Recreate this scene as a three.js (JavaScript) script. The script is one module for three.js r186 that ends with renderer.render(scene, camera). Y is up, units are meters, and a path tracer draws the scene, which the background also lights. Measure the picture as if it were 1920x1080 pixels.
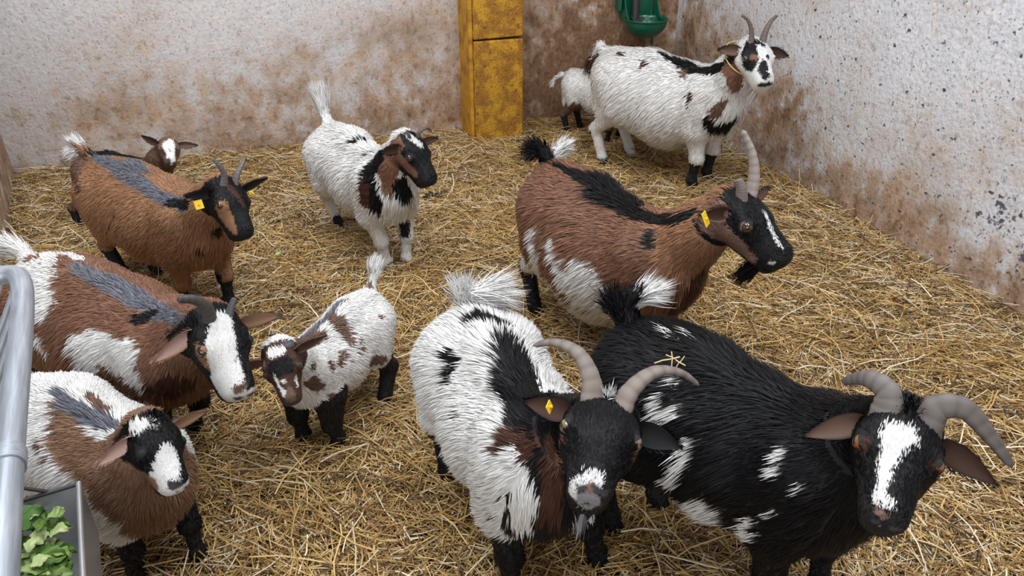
import * as THREE from 'three';
import { ImprovedNoise } from 'three/addons/math/ImprovedNoise.js';
import { mergeGeometries } from 'three/addons/utils/BufferGeometryUtils.js';
import { RoundedBoxGeometry } from 'three/addons/geometries/RoundedBoxGeometry.js';
import { RectAreaLightUniformsLib } from 'three/addons/lights/RectAreaLightUniformsLib.js';

// ---------------------------------------------------------------- camera, light, exposure
const scene = new THREE.Scene();
scene.background = new THREE.Color(0x000000);
const camera = new THREE.PerspectiveCamera(2 * Math.atan(540 / 1422) * 180 / Math.PI, 1920 / 1080, 0.05, 40);
camera.position.set(0, 1.4, 0);
camera.rotation.set(-29.7 * Math.PI / 180, 0, 0);
const renderer = new THREE.WebGLRenderer({ antialias: true });
renderer.toneMapping = THREE.LinearToneMapping;
renderer.toneMappingExposure = 0.5;
renderer.shadowMap.enabled = true;
RectAreaLightUniformsLib.init();

const CEIL = 3.3;
// daylight: translucent roof lights over the pen and a large open barn door on the aisle side
const PANELS = [ // x, z, width, depth, intensity
  [-1.35, -1.7, 1.1, 3.0, 15],
  [0.75, -1.5, 1.1, 3.0, 15],
];
const DOOR = { x: -1.2, z: 2.15, y: 1.55, w: 3.4, h: 2.5, intensity: 4.2 };
const DAY = new THREE.Color().setRGB(0.93, 0.97, 1.0);

// ---------------------------------------------------------------- helpers
let seed = 12345;
function rnd() { seed = (seed * 1664525 + 1013904223) >>> 0; return seed / 4294967296; }
const rr = (a, b) => a + (b - a) * rnd();
const V = (x, y, z) => new THREE.Vector3(x, y, z);
const noiseGen = new ImprovedNoise();
const N3 = (x, y, z) => noiseGen.noise(x, y, z);
function fbm(x, y, z, o = 4) { let a = 0.5, s = 0; for (let i = 0; i < o; i++) { s += a * N3(x, y, z); x *= 2.03; y *= 2.03; z *= 2.03; a *= 0.5; } return s; }
const sstep = (a, b, x) => { const t = Math.min(1, Math.max(0, (x - a) / (b - a))); return t * t * (3 - 2 * t); };
const mix = (a, b, t) => a + (b - a) * t;
const used = {};
function numbered(n) { if (!(n in used)) { used[n] = 0; return n; } used[n]++; return n + '_' + String(used[n]).padStart(3, '0'); }
function shadows(o) { o.traverse((m) => { if (m.isMesh) { m.castShadow = true; m.receiveShadow = true; } }); return o; }
function mesh(name, geo, mat, parent, label) {
  const m = new THREE.Mesh(geo, mat); m.name = name; m.castShadow = m.receiveShadow = true;
  if (label) m.userData.label = label;
  if (parent) parent.add(m); return m;
}
function tag(o, label, category, group) { o.userData.label = label; o.userData.category = category; if (group) o.userData.group = group; return o; }
function struct(name, geo, mat, label, category) {
  const m = mesh(name, geo, mat, scene); m.userData.kind = 'structure'; m.userData.label = label; m.userData.category = category; return m;
}
const std = (o) => new THREE.MeshStandardMaterial(o);
const phys = (o) => new THREE.MeshPhysicalMaterial(o);
const rgb = (r, g, b) => new THREE.Color().setRGB(r, g, b);
function dataTex(w, h, fn, srgb = true) {
  const d = new Uint8Array(w * h * 4);
  for (let j = 0; j < h; j++) for (let i = 0; i < w; i++) {
    const c = fn(i, j), k = (j * w + i) * 4;
    d[k] = Math.max(0, Math.min(255, c[0])); d[k + 1] = Math.max(0, Math.min(255, c[1])); d[k + 2] = Math.max(0, Math.min(255, c[2])); d[k + 3] = 255;
  }
  const t = new THREE.DataTexture(d, w, h, THREE.RGBAFormat);
  t.magFilter = THREE.LinearFilter; t.minFilter = THREE.LinearFilter; t.wrapS = t.wrapT = THREE.RepeatWrapping;
  if (srgb) t.colorSpace = THREE.SRGBColorSpace; t.needsUpdate = true; return t;
}

// ---------------------------------------------------------------- the pen: walls, pillar, floor, roof
const BL = [-2.473, -3.555], BR = [0.967, -4.641];
const bdir = [0.9535, -0.3010], rdir = [0.3037, 0.9528], ldir = [0.468, 0.884];

// stains: [u (m along the wall), v (m up), radius u, radius v, strength]
const backStains = [[2.1, 0.24, 0.40, 0.13, 0.55], [1.75, 0.14, 0.5, 0.10, 0.4], [1.2, 0.26, 0.5, 0.13, 0.28], [1.5, 0.5, 0.5, 0.16, 0.22], [0.45, 0.25, 0.35, 0.14, 0.2], [2.2, 0.07, 0.9, 0.07, 0.4], [1.0, 0.05, 1.2, 0.06, 0.3], [2.0, 0.62, 0.3, 0.2, 0.2],
  [2.75, 0.25, 0.35, 0.4, 0.85], [2.85, 0.6, 0.4, 0.5, 0.8], [3.15, 0.5, 0.35, 0.6, 0.55], [3.1, 0.35, 0.18, 0.16, 1.0], [3.3, 0.3, 0.3, 0.4, 0.7], [3.5, 0.4, 0.15, 0.6, 0.8], [3.25, 0.7, 0.35, 0.35, 0.8], [2.95, 0.1, 0.4, 0.12, 0.7]];
const rightStains = [[0.16, 0.55, 0.10, 0.6, 1.15], [0.4, 0.35, 0.25, 0.35, 0.75], [1.12, 0.37, 0.17, 0.13, 1.05], [0.85, 0.24, 0.3, 0.15, 0.7], [1.3, 0.10, 0.5, 0.09, 0.5], [2.1, 0.08, 0.6, 0.10, 0.55], [1.9, 0.2, 0.4, 0.08, 0.3], [2.5, 0.1, 0.3, 0.10, 0.4]];
function plaster(W, Hh, res, stains, sd, base, speckBands) {
  const w = Math.round(W / res), h = Math.round(Hh / res);
  const h2 = (i, j) => { let n = Math.sin(i * 127.1 + j * 311.7 + sd * 74.7) * 43758.5453; return n - Math.floor(n); };
  return dataTex(w, h, (i, j) => {
    const u = i * res, v = j * res;
    const big = fbm(u * 2.1 + sd, v * 2.1, 3.1 + sd, 4), mid = fbm(u * 15, v * 11 + sd, 7.7, 4), fine = fbm(u * 70, v * 45, 1.3 + sd, 3);
    let dirt = 0;
    for (const s of stains) { const a = (u - s[0]) / s[2], b = (v - s[1]) / s[3]; dirt += s[4] * Math.exp(-(a * a + b * b)); }
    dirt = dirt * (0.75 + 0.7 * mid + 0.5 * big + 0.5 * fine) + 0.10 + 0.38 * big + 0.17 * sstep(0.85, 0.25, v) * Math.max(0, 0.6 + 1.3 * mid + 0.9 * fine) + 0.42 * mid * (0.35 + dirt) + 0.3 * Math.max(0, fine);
    dirt = Math.max(0, Math.min(1.5, dirt));
    const blot = sstep(0.13, 0.30, fbm(u * 38 + 5, v * 28, sd + 9, 3) + 0.06 * dirt) * (0.16 + 0.5 * Math.min(1, dirt));
    let r = base[0] + 30 * fine + 14 * mid, g = base[1] + 30 * fine + 13 * mid, b = base[2] + 32 * fine + 12 * mid;
    const warm = fbm(u * 6 + 11, v * 6, sd + 2, 3);
    const dr = 160 + 40 * warm + 55 * fine, dg = 132 + 30 * warm + 50 * fine, db = 108 + 18 * warm + 44 * fine;
    const t = sstep(0.0, 0.75, dirt); r = mix(r, dr, t * 0.9); g = mix(g, dg, t * 0.9); b = mix(b, db, t * 0.9);
    const t2 = sstep(0.75, 1.5, dirt) * 0.7 + blot * 0.7; r = mix(r, 112 + 40 * fine, Math.min(0.9, t2)); g = mix(g, 80 + 34 * fine, Math.min(0.9, t2)); b = mix(b, 55 + 26 * fine, Math.min(0.9, t2));
    // flung specks of dirt
    const cs = 0.011, ci = Math.floor(u / cs), cj = Math.floor(v / (cs * 1.5)), hv = h2(ci, cj);
    const dens = 0.16 + 0.14 * sstep(-0.1, 0.3, fbm(u * 2.2, v * 2.2 + 4, sd, 3));
    if (hv < dens) {
      const ox = (h2(ci + 9, cj) * 0.6 + 0.2) * cs, oy = (h2(ci, cj + 5) * 0.6 + 0.2) * cs * 1.5;
      const dx = u - ci * cs - ox, dy = v - cj * cs * 1.5 - oy, rad = 0.0012 + 0.0030 * h2(ci + 3, cj + 7) ** 2, q = Math.hypot(dx * 1.2, dy * 0.75);
      if (q < rad) { const k = 0.55 * (1 - q / rad) + 0.2, br = h2(ci + 1, cj + 2); r = mix(r, 95 + 40 * br, k); g = mix(g, 70 + 20 * br, k); b = mix(b, 62 + 8 * br, k); }
    }
    for (const sb of speckBands) { // crust of blackish splashes
      const d = Math.abs(Math.hypot((u - sb[0]), (v - sb[1])) - sb[2]);
      const m = fbm(u * 60, v * 60, 5.5, 2) + 0.28 * Math.exp(-((d / sb[3]) ** 2)) - 0.30;
      if (m > 0) { const k = Math.min(0.8, m * 6); r = mix(r, 62, k); g = mix(g, 60, k); b = mix(b, 72, k); }
    }
    return [r, g, b];
  });
}
function bumpTex(sd, f, amp = 90) { return dataTex(512, 512, (i, j) => { const a = i / 512 * Math.PI * 2, b = j / 512 * Math.PI * 2; const n = fbm(Math.cos(a) * f + sd, Math.sin(a) * f, Math.cos(b) * f, 5) + fbm(Math.sin(b) * f + 7, Math.cos(a) * f * 0.7, Math.sin(a) * f, 5); const c = 128 + amp * n; return [c, c, c]; }, false); }
const plasterBump = bumpTex(3, 5);
function wallSlab(ax, az, dx, dz, len, h, th, tex, uvLen, uvH, far = -1) { // inner face on the line, thickness away from the pen
  const g = new THREE.BoxGeometry(len, h, th); g.translate(len / 2, h / 2, far * th / 2);
  const p = g.attributes.position, uv = g.attributes.uv;
  for (let i = 0; i < p.count; i++) uv.setXY(i, p.getX(i) / uvLen, p.getY(i) / uvH);
  g.rotateY(Math.atan2(-dz, dx)); g.translate(ax, 0, az);
  const bt = plasterBump.clone(); bt.repeat.set(uvLen / 0.45, uvH / 0.45); bt.needsUpdate = true;
  const m = std({ map: tex, bumpMap: bt, bumpScale: 0.006, roughness: 0.93 });
  return [g, m];
}
{
  const backOff = 2.0; // the back wall goes on to the left beyond the pier
  const bs = backStains.map((s) => [s[0] + backOff, ...s.slice(1)]);
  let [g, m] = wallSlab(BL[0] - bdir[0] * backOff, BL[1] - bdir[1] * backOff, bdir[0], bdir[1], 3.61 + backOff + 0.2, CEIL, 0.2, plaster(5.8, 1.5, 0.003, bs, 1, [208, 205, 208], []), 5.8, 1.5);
  m.map.wrapT = THREE.MirroredRepeatWrapping;
  struct('wall_back', g, m, 'dirty whitewashed plaster wall across the back of the pen', 'wall');
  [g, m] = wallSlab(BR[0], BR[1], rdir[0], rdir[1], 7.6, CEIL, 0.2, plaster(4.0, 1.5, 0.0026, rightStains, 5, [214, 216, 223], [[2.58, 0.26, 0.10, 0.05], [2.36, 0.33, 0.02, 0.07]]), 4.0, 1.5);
  m.map.wrapT = m.map.wrapS = THREE.MirroredRepeatWrapping;
  struct('wall_right', g, m, 'bright whitewashed wall with brown splashes right of the goats', 'wall');
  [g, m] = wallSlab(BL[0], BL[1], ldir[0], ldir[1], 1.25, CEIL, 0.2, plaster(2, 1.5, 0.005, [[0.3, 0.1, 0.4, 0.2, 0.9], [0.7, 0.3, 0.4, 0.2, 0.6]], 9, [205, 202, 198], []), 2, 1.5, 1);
  struct('wall_left', g, m, 'short grubby plaster pier at the left end of the pen', 'wall');
}
const barnPlaster = std({ color: rgb(0.5, 0.47, 0.43), roughness: 0.95 });
function box(x0, x1, y0, y1, z0, z1) { const g = new THREE.BoxGeometry(x1 - x0, y1 - y0, z1 - z0); g.translate((x0 + x1) / 2, (y0 + y1) / 2, (z0 + z1) / 2); return g; }
struct('wall_outer', box(-4.6, -4.4, 0, CEIL, -3.0, 2.4), barnPlaster, 'outer barn wall beyond the feeding aisle', 'wall');
{ // wall behind the photographer with its open door
  const d = DOOR, x0 = d.x - d.w / 2, x1 = d.x + d.w / 2, y0 = d.y - d.h / 2, y1 = d.y + d.h / 2;
  const g = mergeGeometries([box(-4.6, x0, 0, CEIL, 2.2, 2.4), box(x1, 3.6, 0, CEIL, 2.2, 2.4), box(x0, x1, y1, CEIL, 2.2, 2.4), box(x0, x1, 0, y0, 2.2, 2.4)]);
  struct('wall_front', g, barnPlaster, 'barn wall with the wide daylight opening behind the viewer', 'wall');
  const pane = mesh('window_1', box(x0, x1, y0, y1, 2.26, 2.3), std({ color: 0xffffff, emissive: DAY, emissiveIntensity: 1.2, roughness: 0.9 }), scene);
  pane.userData = { kind: 'structure', label: 'wide daylight opening behind the viewer', category: 'window' };
  const L = new THREE.RectAreaLight(DAY, d.intensity, d.w, d.h); L.position.set(d.x, d.y, 2.2 - 0.03); L.lookAt(d.x, d.y - 0.2, -3); L.name = 'daylight_opening'; scene.add(L);
}
{ // roof with two translucent roof lights
  const parts = []; const z0 = -6.0, z1 = 2.4;
  const xs = [-4.6, ...PANELS.flatMap((p) => [p[0] - p[2] / 2, p[0] + p[2] / 2]), 3.6];
  for (let i = 0; i < xs.length - 1; i++) {
    if (i % 2 === 0) parts.push(box(xs[i], xs[i + 1], CEIL, CEIL + 0.12, z0, z1));
    else { const p = PANELS[(i - 1) / 2]; parts.push(box(xs[i], xs[i + 1], CEIL, CEIL + 0.12, z0, p[1] - p[3] / 2), box(xs[i], xs[i + 1], CEIL, CEIL + 0.12, p[1] + p[3] / 2, z1)); }
  }
  struct('ceiling', mergeGeometries(parts), std({ color: rgb(0.33, 0.29, 0.24), roughness: 0.9 }), 'barn roof boards above the pen', 'ceiling');
  PANELS.forEach((p, i) => {
    const m = mesh('window_' + (i + 2), box(p[0] - p[2] / 2, p[0] + p[2] / 2, CEIL + 0.05, CEIL + 0.08, p[1] - p[3] / 2, p[1] + p[3] / 2), std({ color: 0xffffff, emissive: DAY, emissiveIntensity: 2, roughness: 0.8 }), scene);
    m.userData = { kind: 'structure', label: i ? 'translucent roof light over the right of the pen' : 'translucent roof light over the left of the pen', category: 'window' };
    const L = new THREE.RectAreaLight(DAY, p[4], p[2], p[3]); L.position.set(p[0], CEIL + 0.03, p[1]); L.lookAt(p[0], 0, p[1]); L.name = 'roof_daylight'; scene.add(L);
  });
}
const groundH = (x, z) => 0.016 * fbm(x * 1.7, z * 1.7, 4.2, 3) + 0.008 * N3(x * 6, 2, z * 6);
{
  const g = new THREE.PlaneGeometry(8.2, 8.4, 160, 160); g.rotateX(-Math.PI / 2); g.translate(-0.5, 0, -1.8);
  const p = g.attributes.position; for (let i = 0; i < p.count; i++) p.setY(i, groundH(p.getX(i), p.getZ(i)) - 0.012);
  g.computeVertexNormals();
  const t = dataTex(512, 512, (i, j) => { const n = fbm(i / 18, j / 18, 2, 4), k = fbm(i / 60, j / 60, 8, 3); return [78 + 60 * n + 30 * k, 54 + 44 * n + 22 * k, 28 + 24 * n + 12 * k]; }); t.repeat.set(12, 12);
  const top = std({ map: t, roughness: 1 });
  const f = struct('floor', mergeGeometries([g.toNonIndexed(), (() => { const b = box(-4.6, 3.6, -0.2, -0.04, -6.0, 2.4).toNonIndexed(); return b; })()]), top, 'trodden brown bedding under the loose straw', 'floor');
}
{ // yellow painted pillar on the back wall
  const yTex = (sd, worn) => dataTex(256, 768, (i, j) => {
    const u = i / 256 * 0.3, v = j / 768 * 0.9; const n = fbm(u * 14, v * 14, sd, 4), s = fbm(u * 60, v * 30, sd + 3, 3), f = fbm(u * 5, v * 5, sd + 8, 3);
    let r = 194 + 34 * s + 24 * f, g = 143 + 28 * s + 18 * f, b = 34 + 16 * s;
    const d = sstep(-0.05, 0.40, n + worn * 0.22 + 0.25 * f); r = mix(r, 140 + 30 * s, d * 0.75); g = mix(g, 92 + 24 * s, d * 0.75); b = mix(b, 30, d * 0.75);
    const k = sstep(0.24, 0.34, fbm(u * 42, v * 36, sd + 13, 3)) * worn; r = mix(r, 92, k * 0.65); g = mix(g, 66, k * 0.65); b = mix(b, 34, k * 0.65);
    return [r, g, b];
  });
  const W = 0.275, D = 0.30, h = CEIL;
  const P = new THREE.Group(); P.name = 'trim_1'; P.userData = { kind: 'structure', label: 'square pillar with worn yellow paint against the back wall', category: 'pillar' };
  P.position.set(-0.2, 0, -4.045); P.rotation.y = Math.atan2(0.3010, 0.9535); scene.add(P);
  const uvm = (g) => { const p = g.attributes.position, n = g.attributes.normal, uv = g.attributes.uv; for (let i = 0; i < p.count; i++) uv.setXY(i, (Math.abs(n.getX(i)) > 0.5 ? p.getZ(i) : p.getX(i)) / 0.3, p.getY(i) / 0.9); return g; };
  const rb = (w, hh, d, x, y, z, r = 0.008) => uvm(new RoundedBoxGeometry(w, hh, d, 3, r).translate(x, y, z));
  const bt = bumpTex(21, 6); bt.repeat.set(1, 3);
  const front = std({ map: yTex(31, 0.9), roughness: 0.75, bumpMap: bt, bumpScale: 0.008 }), side = std({ map: yTex(47, 0.25), roughness: 0.7, bumpMap: bt, bumpScale: 0.004 });
  // two cast blocks with a cracked joint between them, and the smoother side board
  mesh('lower_block', rb(W, 0.56, D + 0.02, W / 2, 0.28, -(D + 0.02) / 2), front, P);
  const up = rb(W - 0.002, h - 0.566, D + 0.018, W / 2, 0.566 + (h - 0.566) / 2, -(D + 0.02) / 2 - 0.002); { const p = up.attributes.position; for (let i = 0; i < p.count; i++) if (p.getY(i) < 0.7) p.setY(i, p.getY(i) + 0.012 * Math.sin(p.getX(i) * 30) * 0.2 + 0.06 * p.getX(i) * 0.3); }
  mesh('upper_block', up, front, P);
  mesh('side_board', rb(0.022, h, D - 0.01, -0.012, h / 2, -(D - 0.01) / 2 - 0.004), side, P);
  mesh('mortar_strip', rb(0.018, h, 0.05, -0.03, h / 2, -D + 0.01), std({ color: rgb(0.42, 0.36, 0.3), roughness: 0.95 }), P);
}

// ---------------------------------------------------------------- straw bedding
const strawMat = std({ color: 0xffffff, roughness: 0.55 });
const inPen = (x, z, m = 0.015) => {
  const d1 = (x - BR[0]) * 0.3010 + (z - BR[1]) * 0.9535, d2 = -((x - BR[0]) * rdir[1] - (z - BR[1]) * rdir[0]), d3 = (x - BL[0]) * ldir[1] - (z - BL[1]) * ldir[0];
  const u = (x + 0.2) * 0.9535 + (z + 4.045) * -0.3010, w = (x + 0.2) * 0.3010 + (z + 4.045) * 0.9535;
  return d1 > m && d2 > m && (d3 > m || z > -2.4) && !(u > -0.03 && u < 0.285 && w < 0.01);
};
function stalk(len, w, bend, seg, flat) { // thin hollow-looking stem lying along x
  const pos = [], idx = []; const S = 4;
  for (let i = 0; i <= seg; i++) { const t = i / seg - 0.5, y = bend * (0.25 - t * t), z = bend * 0.6 * Math.sin(t * 4); for (let k = 0; k < S; k++) { const a = k / S * Math.PI * 2 + 0.78; pos.push(t * len, y + Math.sin(a) * w * 0.5 * flat, z + Math.cos(a) * w * 0.5); } }
  for (let i = 0; i < seg; i++) for (let k = 0; k < S; k++) { const a = i * S + k, b = i * S + (k + 1) % S, c = a + S, d = b + S; idx.push(a, b, c, b, d, c); }
  idx.push(0, 2, 1, 0, 3, 2); const e = seg * S; idx.push(e, e + 1, e + 2, e, e + 2, e + 3);
  const g = new THREE.BufferGeometry(); g.setAttribute('position', new THREE.Float32BufferAttribute(pos, 3)); g.setIndex(idx); return g.toNonIndexed().computeVertexNormals() || g;
}
function stalkGeo(len, w, bend, seg, flat) { const g = stalk(len, w, bend, seg, flat); g.computeVertexNormals(); return g; }
const STRAW = [[stalkGeo(0.13, 0.0032, 0.008, 3, 0.6), 44000], [stalkGeo(0.085, 0.0029, 0.014, 3, 0.5), 90000], [stalkGeo(0.05, 0.0036, 0.004, 2, 0.3), 90000], [stalkGeo(0.20, 0.0036, 0.022, 4, 0.7), 14000], [stalkGeo(0.026, 0.005, 0.003, 2, 0.25), 60000]];
const strawTone = (x, z) => { // golden stems, bleached chaff in places, brown trodden ones in others
  const chaff = sstep(-0.12, 0.25, fbm(x * 1.4 + 3, z * 1.4, 6.6, 3)), wet = sstep(0.0, 0.3, fbm(x * 2.1, z * 2.1 + 8, 2.2, 3)); const r = rnd(); let c;
  if (r < 0.10 + 0.14 * chaff) c = [0.80, 0.68, 0.50]; else if (r < 0.30 + 0.12 * chaff) c = [0.68, 0.48, 0.21]; else if (r < 0.68) c = [0.52, 0.325, 0.105]; else if (r < 0.90 - 0.1 * wet) c = [0.29, 0.16, 0.052]; else c = [0.10, 0.055, 0.024];
  const k = rr(0.72, 1.18); return c.map((v) => v * k);
};
{
  const m4 = new THREE.Matrix4(), q = new THREE.Quaternion(), e = new THREE.Euler(), s = V(1, 1, 1), col = new THREE.Color();
  const holder = new THREE.Group(); holder.name = 'straw_bedding'; holder.userData = { kind: 'stuff', label: 'golden loose straw covering the floor of the pen', category: 'straw' }; scene.add(holder);
  STRAW.forEach(([g, n], gi) => {
    const im = new THREE.InstancedMesh(g, strawMat, n); im.name = 'straw'; im.userData = { kind: 'stuff' }; im.castShadow = im.receiveShadow = true;
    let k = 0, guard = 0;
    while (k < n && guard++ < n * 6) {
      const x = rr(-2.6, 2.7), z = -0.45 - 4.25 * rnd();
      if (Math.abs(x) > 1.0 + 0.72 * -z) continue;
      if (!inPen(x, z)) continue;
      const dirn = fbm(x * 1.3, z * 1.3, 9.1, 2) * 6;
      const heap = 0.03 + 0.035 * (fbm(x * 3, z * 3, 1.1, 3) + 0.3);
      const y = groundH(x, z) + Math.pow(rnd(), 0.7) * Math.max(0.012, heap) + (gi === 3 ? 0.012 : 0.002);
      e.set(rr(-0.7, 0.7), (rnd() < 0.25 ? dirn + rr(-0.7, 0.7) : rr(0, 6.283)), (rnd() < 0.10 ? rr(-0.8, 0.8) : rr(-0.22, 0.22)), 'YXZ');
      const sc = rr(0.6, 1.25); s.set(sc, rr(0.7, 1.3), rr(0.7, 1.35)); q.setFromEuler(e);
      m4.compose(V(x, y, z), q, s); im.setMatrixAt(k, m4); const c = strawTone(x, z); im.setColorAt(k, col.setRGB(c[0], c[1], c[2])); k++;
    }
    im.count = k; holder.add(im);
  });
}

// ---------------------------------------------------------------- goats
const WHITE = [0.72, 0.71, 0.70], CREAM = [0.66, 0.58, 0.48], BLACK = [0.0055, 0.0055, 0.0068], BROWN = [0.20, 0.098, 0.062], RUST = [0.27, 0.135, 0.075], DARK = [0.06, 0.026, 0.017], MUD = [0.14, 0.082, 0.058], SLATE = [0.115, 0.12, 0.145], GREY = [0.24, 0.24, 0.26], PINK = [0.55, 0.36, 0.31], TAN = [0.42, 0.25, 0.15], NOSE = [0.05, 0.045, 0.05], GBROWN = [0.285, 0.145, 0.078], UMBER = [0.22, 0.125, 0.078], GRYBRN = [0.22, 0.13, 0.10];
const COL = { W: WHITE, C: CREAM, K: BLACK, B: BROWN, R: RUST, D: DARK, M: MUD, S: SLATE, G: GREY, P: PINK, T: TAN, N: NOSE, O: GBROWN, U: UMBER, Q: GRYBRN };
const furMat = phys({ vertexColors: true, roughness: 0.42, specularIntensity: 0.28 });
const skinMat = std({ vertexColors: true, roughness: 0.85 });
const eyeMat = phys({ vertexColors: true, roughness: 0.12, clearcoat: 1, clearcoatRoughness: 0.05 });
const hornMat = std({ vertexColors: true, roughness: 0.55 });
const hoofMat = std({ color: rgb(0.035, 0.03, 0.028), roughness: 0.6 });
const earMat = std({ vertexColors: true, roughness: 0.85 });
const tagYellow = std({ color: rgb(0.85, 0.55, 0.02), roughness: 0.45 });
const tagDark = std({ color: rgb(0.05, 0.03, 0.02), roughness: 0.5 });

class Field { // union of tapered capsules joined by a smooth minimum
  constructor() { this.p = []; }
  cap(a, ra, b, rb, k = 0.03, zone = 'torso', wz = 1) { const ab = [b[0] - a[0], b[1] - a[1], b[2] - a[2]]; this.p.push({ a, ra, b, rb, k, zone, wz, ab, l2: ab[0] ** 2 + ab[1] ** 2 + (ab[2] / wz) ** 2 + 1e-9 }); }
  one(q, x, y, z) {
    const px = x - q.a[0], py = y - q.a[1], pz = (z - q.a[2]) / q.wz, abz = q.ab[2] / q.wz;
    let t = (px * q.ab[0] + py * q.ab[1] + pz * abz) / q.l2; t = t < 0 ? 0 : t > 1 ? 1 : t;
    const dx = px - q.ab[0] * t, dy = py - q.ab[1] * t, dz = pz - abz * t;
    return Math.sqrt(dx * dx + dy * dy + dz * dz) - (q.ra + (q.rb - q.ra) * t);
  }
  d(x, y, z) {
    let d = 1e9;
    for (const q of this.p) {
      const e = this.one(q, x, y, z);
      if (e > d + q.k) continue;
      if (d > e + q.k) { d = e; continue; }
      const h = Math.max(q.k - Math.abs(d - e), 0) / q.k; d = Math.min(d, e) - h * h * q.k * 0.25;
    }
    return d;
  }
  grad(x, y, z, e = 0.002) { const g = V(this.d(x + e, y, z) - this.d(x - e, y, z), this.d(x, y + e, z) - this.d(x, y - e, z), this.d(x, y, z + e) - this.d(x, y, z - e)); return g.normalize(); }
  bounds(m) { const lo = [1e9, 1e9, 1e9], hi = [-1e9, -1e9, -1e9]; for (const q of this.p) for (let i = 0; i < 3; i++) { const w = i === 2 ? q.wz : 1; lo[i] = Math.min(lo[i], q.a[i] - q.ra * w, q.b[i] - q.rb * w); hi[i] = Math.max(hi[i], q.a[i] + q.ra * w, q.b[i] + q.rb * w); } return [lo.map((v) => v - m), hi.map((v) => v + m)]; }
  mesh(h) { // surface nets
    const [lo, hi] = this.bounds(h * 3); const B = 4;
    const n = [0, 1, 2].map((i) => Math.ceil((hi[i] - lo[i]) / h / B) * B + 1); const [nx, ny, nz] = n;
    const f = new Float32Array(nx * ny * nz).fill(1); const id = (i, j, k) => (k * ny + j) * nx + i;
    for (let k = 0; k < nz - 1; k += B) for (let j = 0; j < ny - 1; j += B) for (let i = 0; i < nx - 1; i += B) {
      const c = this.d(lo[0] + (i + B / 2) * h, lo[1] + (j + B / 2) * h, lo[2] + (k + B / 2) * h);
      const far = Math.abs(c) > B * h * 1.6;
      for (let c2 = 0; c2 <= B && k + c2 < nz; c2++) for (let b2 = 0; b2 <= B && j + b2 < ny; b2++) for (let a2 = 0; a2 <= B && i + a2 < nx; a2++) {
        const q = id(i + a2, j + b2, k + c2);
        if (far) { if (f[q] === 1) f[q] = c < 0 ? -1 : 1; } else if (f[q] === 1 || f[q] === -1) f[q] = this.d(lo[0] + (i + a2) * h, lo[1] + (j + b2) * h, lo[2] + (k + c2) * h);
      }
    }
    const vi = new Int32Array(nx * ny * nz).fill(-1), pos = [], idx = []; const co = [0, 1, nx, nx + 1, nx * ny, nx * ny + 1, nx * ny + nx, nx * ny + nx + 1];
    const ed = [[0, 1], [2, 3], [4, 5], [6, 7], [0, 2], [1, 3], [4, 6], [5, 7], [0, 4], [1, 5], [2, 6], [3, 7]];
    for (let k = 0; k < nz - 1; k++) for (let j = 0; j < ny - 1; j++) for (let i = 0; i < nx - 1; i++) {
      const o = id(i, j, k); let m = 0; for (let c = 0; c < 8; c++) if (f[o + co[c]] < 0) m |= 1 << c;
      if (m === 0 || m === 255) continue;
      let x = 0, y = 0, z = 0, ct = 0;
      for (const [a, b] of ed) { const fa = f[o + co[a]], fb = f[o + co[b]]; if ((fa < 0) === (fb < 0)) continue; const t = fa / (fa - fb); x += mix(a & 1, b & 1, t); y += mix((a >> 1) & 1, (b >> 1) & 1, t); z += mix(a >> 2, b >> 2, t); ct++; }
      vi[o] = pos.length / 3; pos.push(lo[0] + (i + x / ct) * h, lo[1] + (j + y / ct) * h, lo[2] + (k + z / ct) * h);
    }
    const quad = (a, b, c, d, flip) => { if (a < 0 || b < 0 || c < 0 || d < 0) return; if (flip) idx.push(a, c, b, a, d, c); else idx.push(a, b, c, a, c, d); };
    for (let k = 1; k < nz - 1; k++) for (let j = 1; j < ny - 1; j++) for (let i = 1; i < nx - 1; i++) {
      const o = id(i, j, k), s = f[o] < 0;
      if (s !== (f[o + 1] < 0)) quad(vi[o - nx - nx * ny], vi[o - nx * ny], vi[o], vi[o - nx], !s);
      if (s !== (f[o + nx] < 0)) quad(vi[o - 1 - nx * ny], vi[o - 1], vi[o], vi[o - nx * ny], !s);
      if (s !== (f[o + nx * ny] < 0)) quad(vi[o - 1 - nx], vi[o - nx], vi[o], vi[o - 1], !s);
    }
    const P = new Float32Array(pos), Nn = new Float32Array(pos.length);
    for (let i = 0; i < P.length; i += 3) { const g = this.grad(P[i], P[i + 1], P[i + 2]); Nn[i] = g.x; Nn[i + 1] = g.y; Nn[i + 2] = g.z; }
    const geo = new THREE.BufferGeometry(); geo.setAttribute('position', new THREE.BufferAttribute(P, 3)); geo.setAttribute('normal', new THREE.BufferAttribute(Nn, 3)); geo.setIndex(idx); return geo;
  }
}
function segDist(p, a, b) { // distance to a chain piece whose radius tapers, divided out to a signed value
  const ax = b[0] - a[0], ay = b[1] - a[1], az = b[2] - a[2], px = p[0] - a[0], py = p[1] - a[1], pz = p[2] - a[2];
  const l2 = ax * ax + ay * ay + az * az; let t = l2 > 1e-9 ? (px * ax + py * ay + pz * az) / l2 : 0; t = t < 0 ? 0 : t > 1 ? 1 : t;
  return Math.hypot(px - ax * t, py - ay * t, pz - az * t) - (a[3] + (b[3] - a[3]) * t);
}
const furLen = { torso: 0.036, belly: 0.045, spine: 0.042, neck: 0.032, throat: 0.04, head: 0.013, muzzle: 0.006, leg: 0.018, shank: 0.012, haunch: 0.03, tail: 0.03 };
const GOATS = []; // for later lookup
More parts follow.
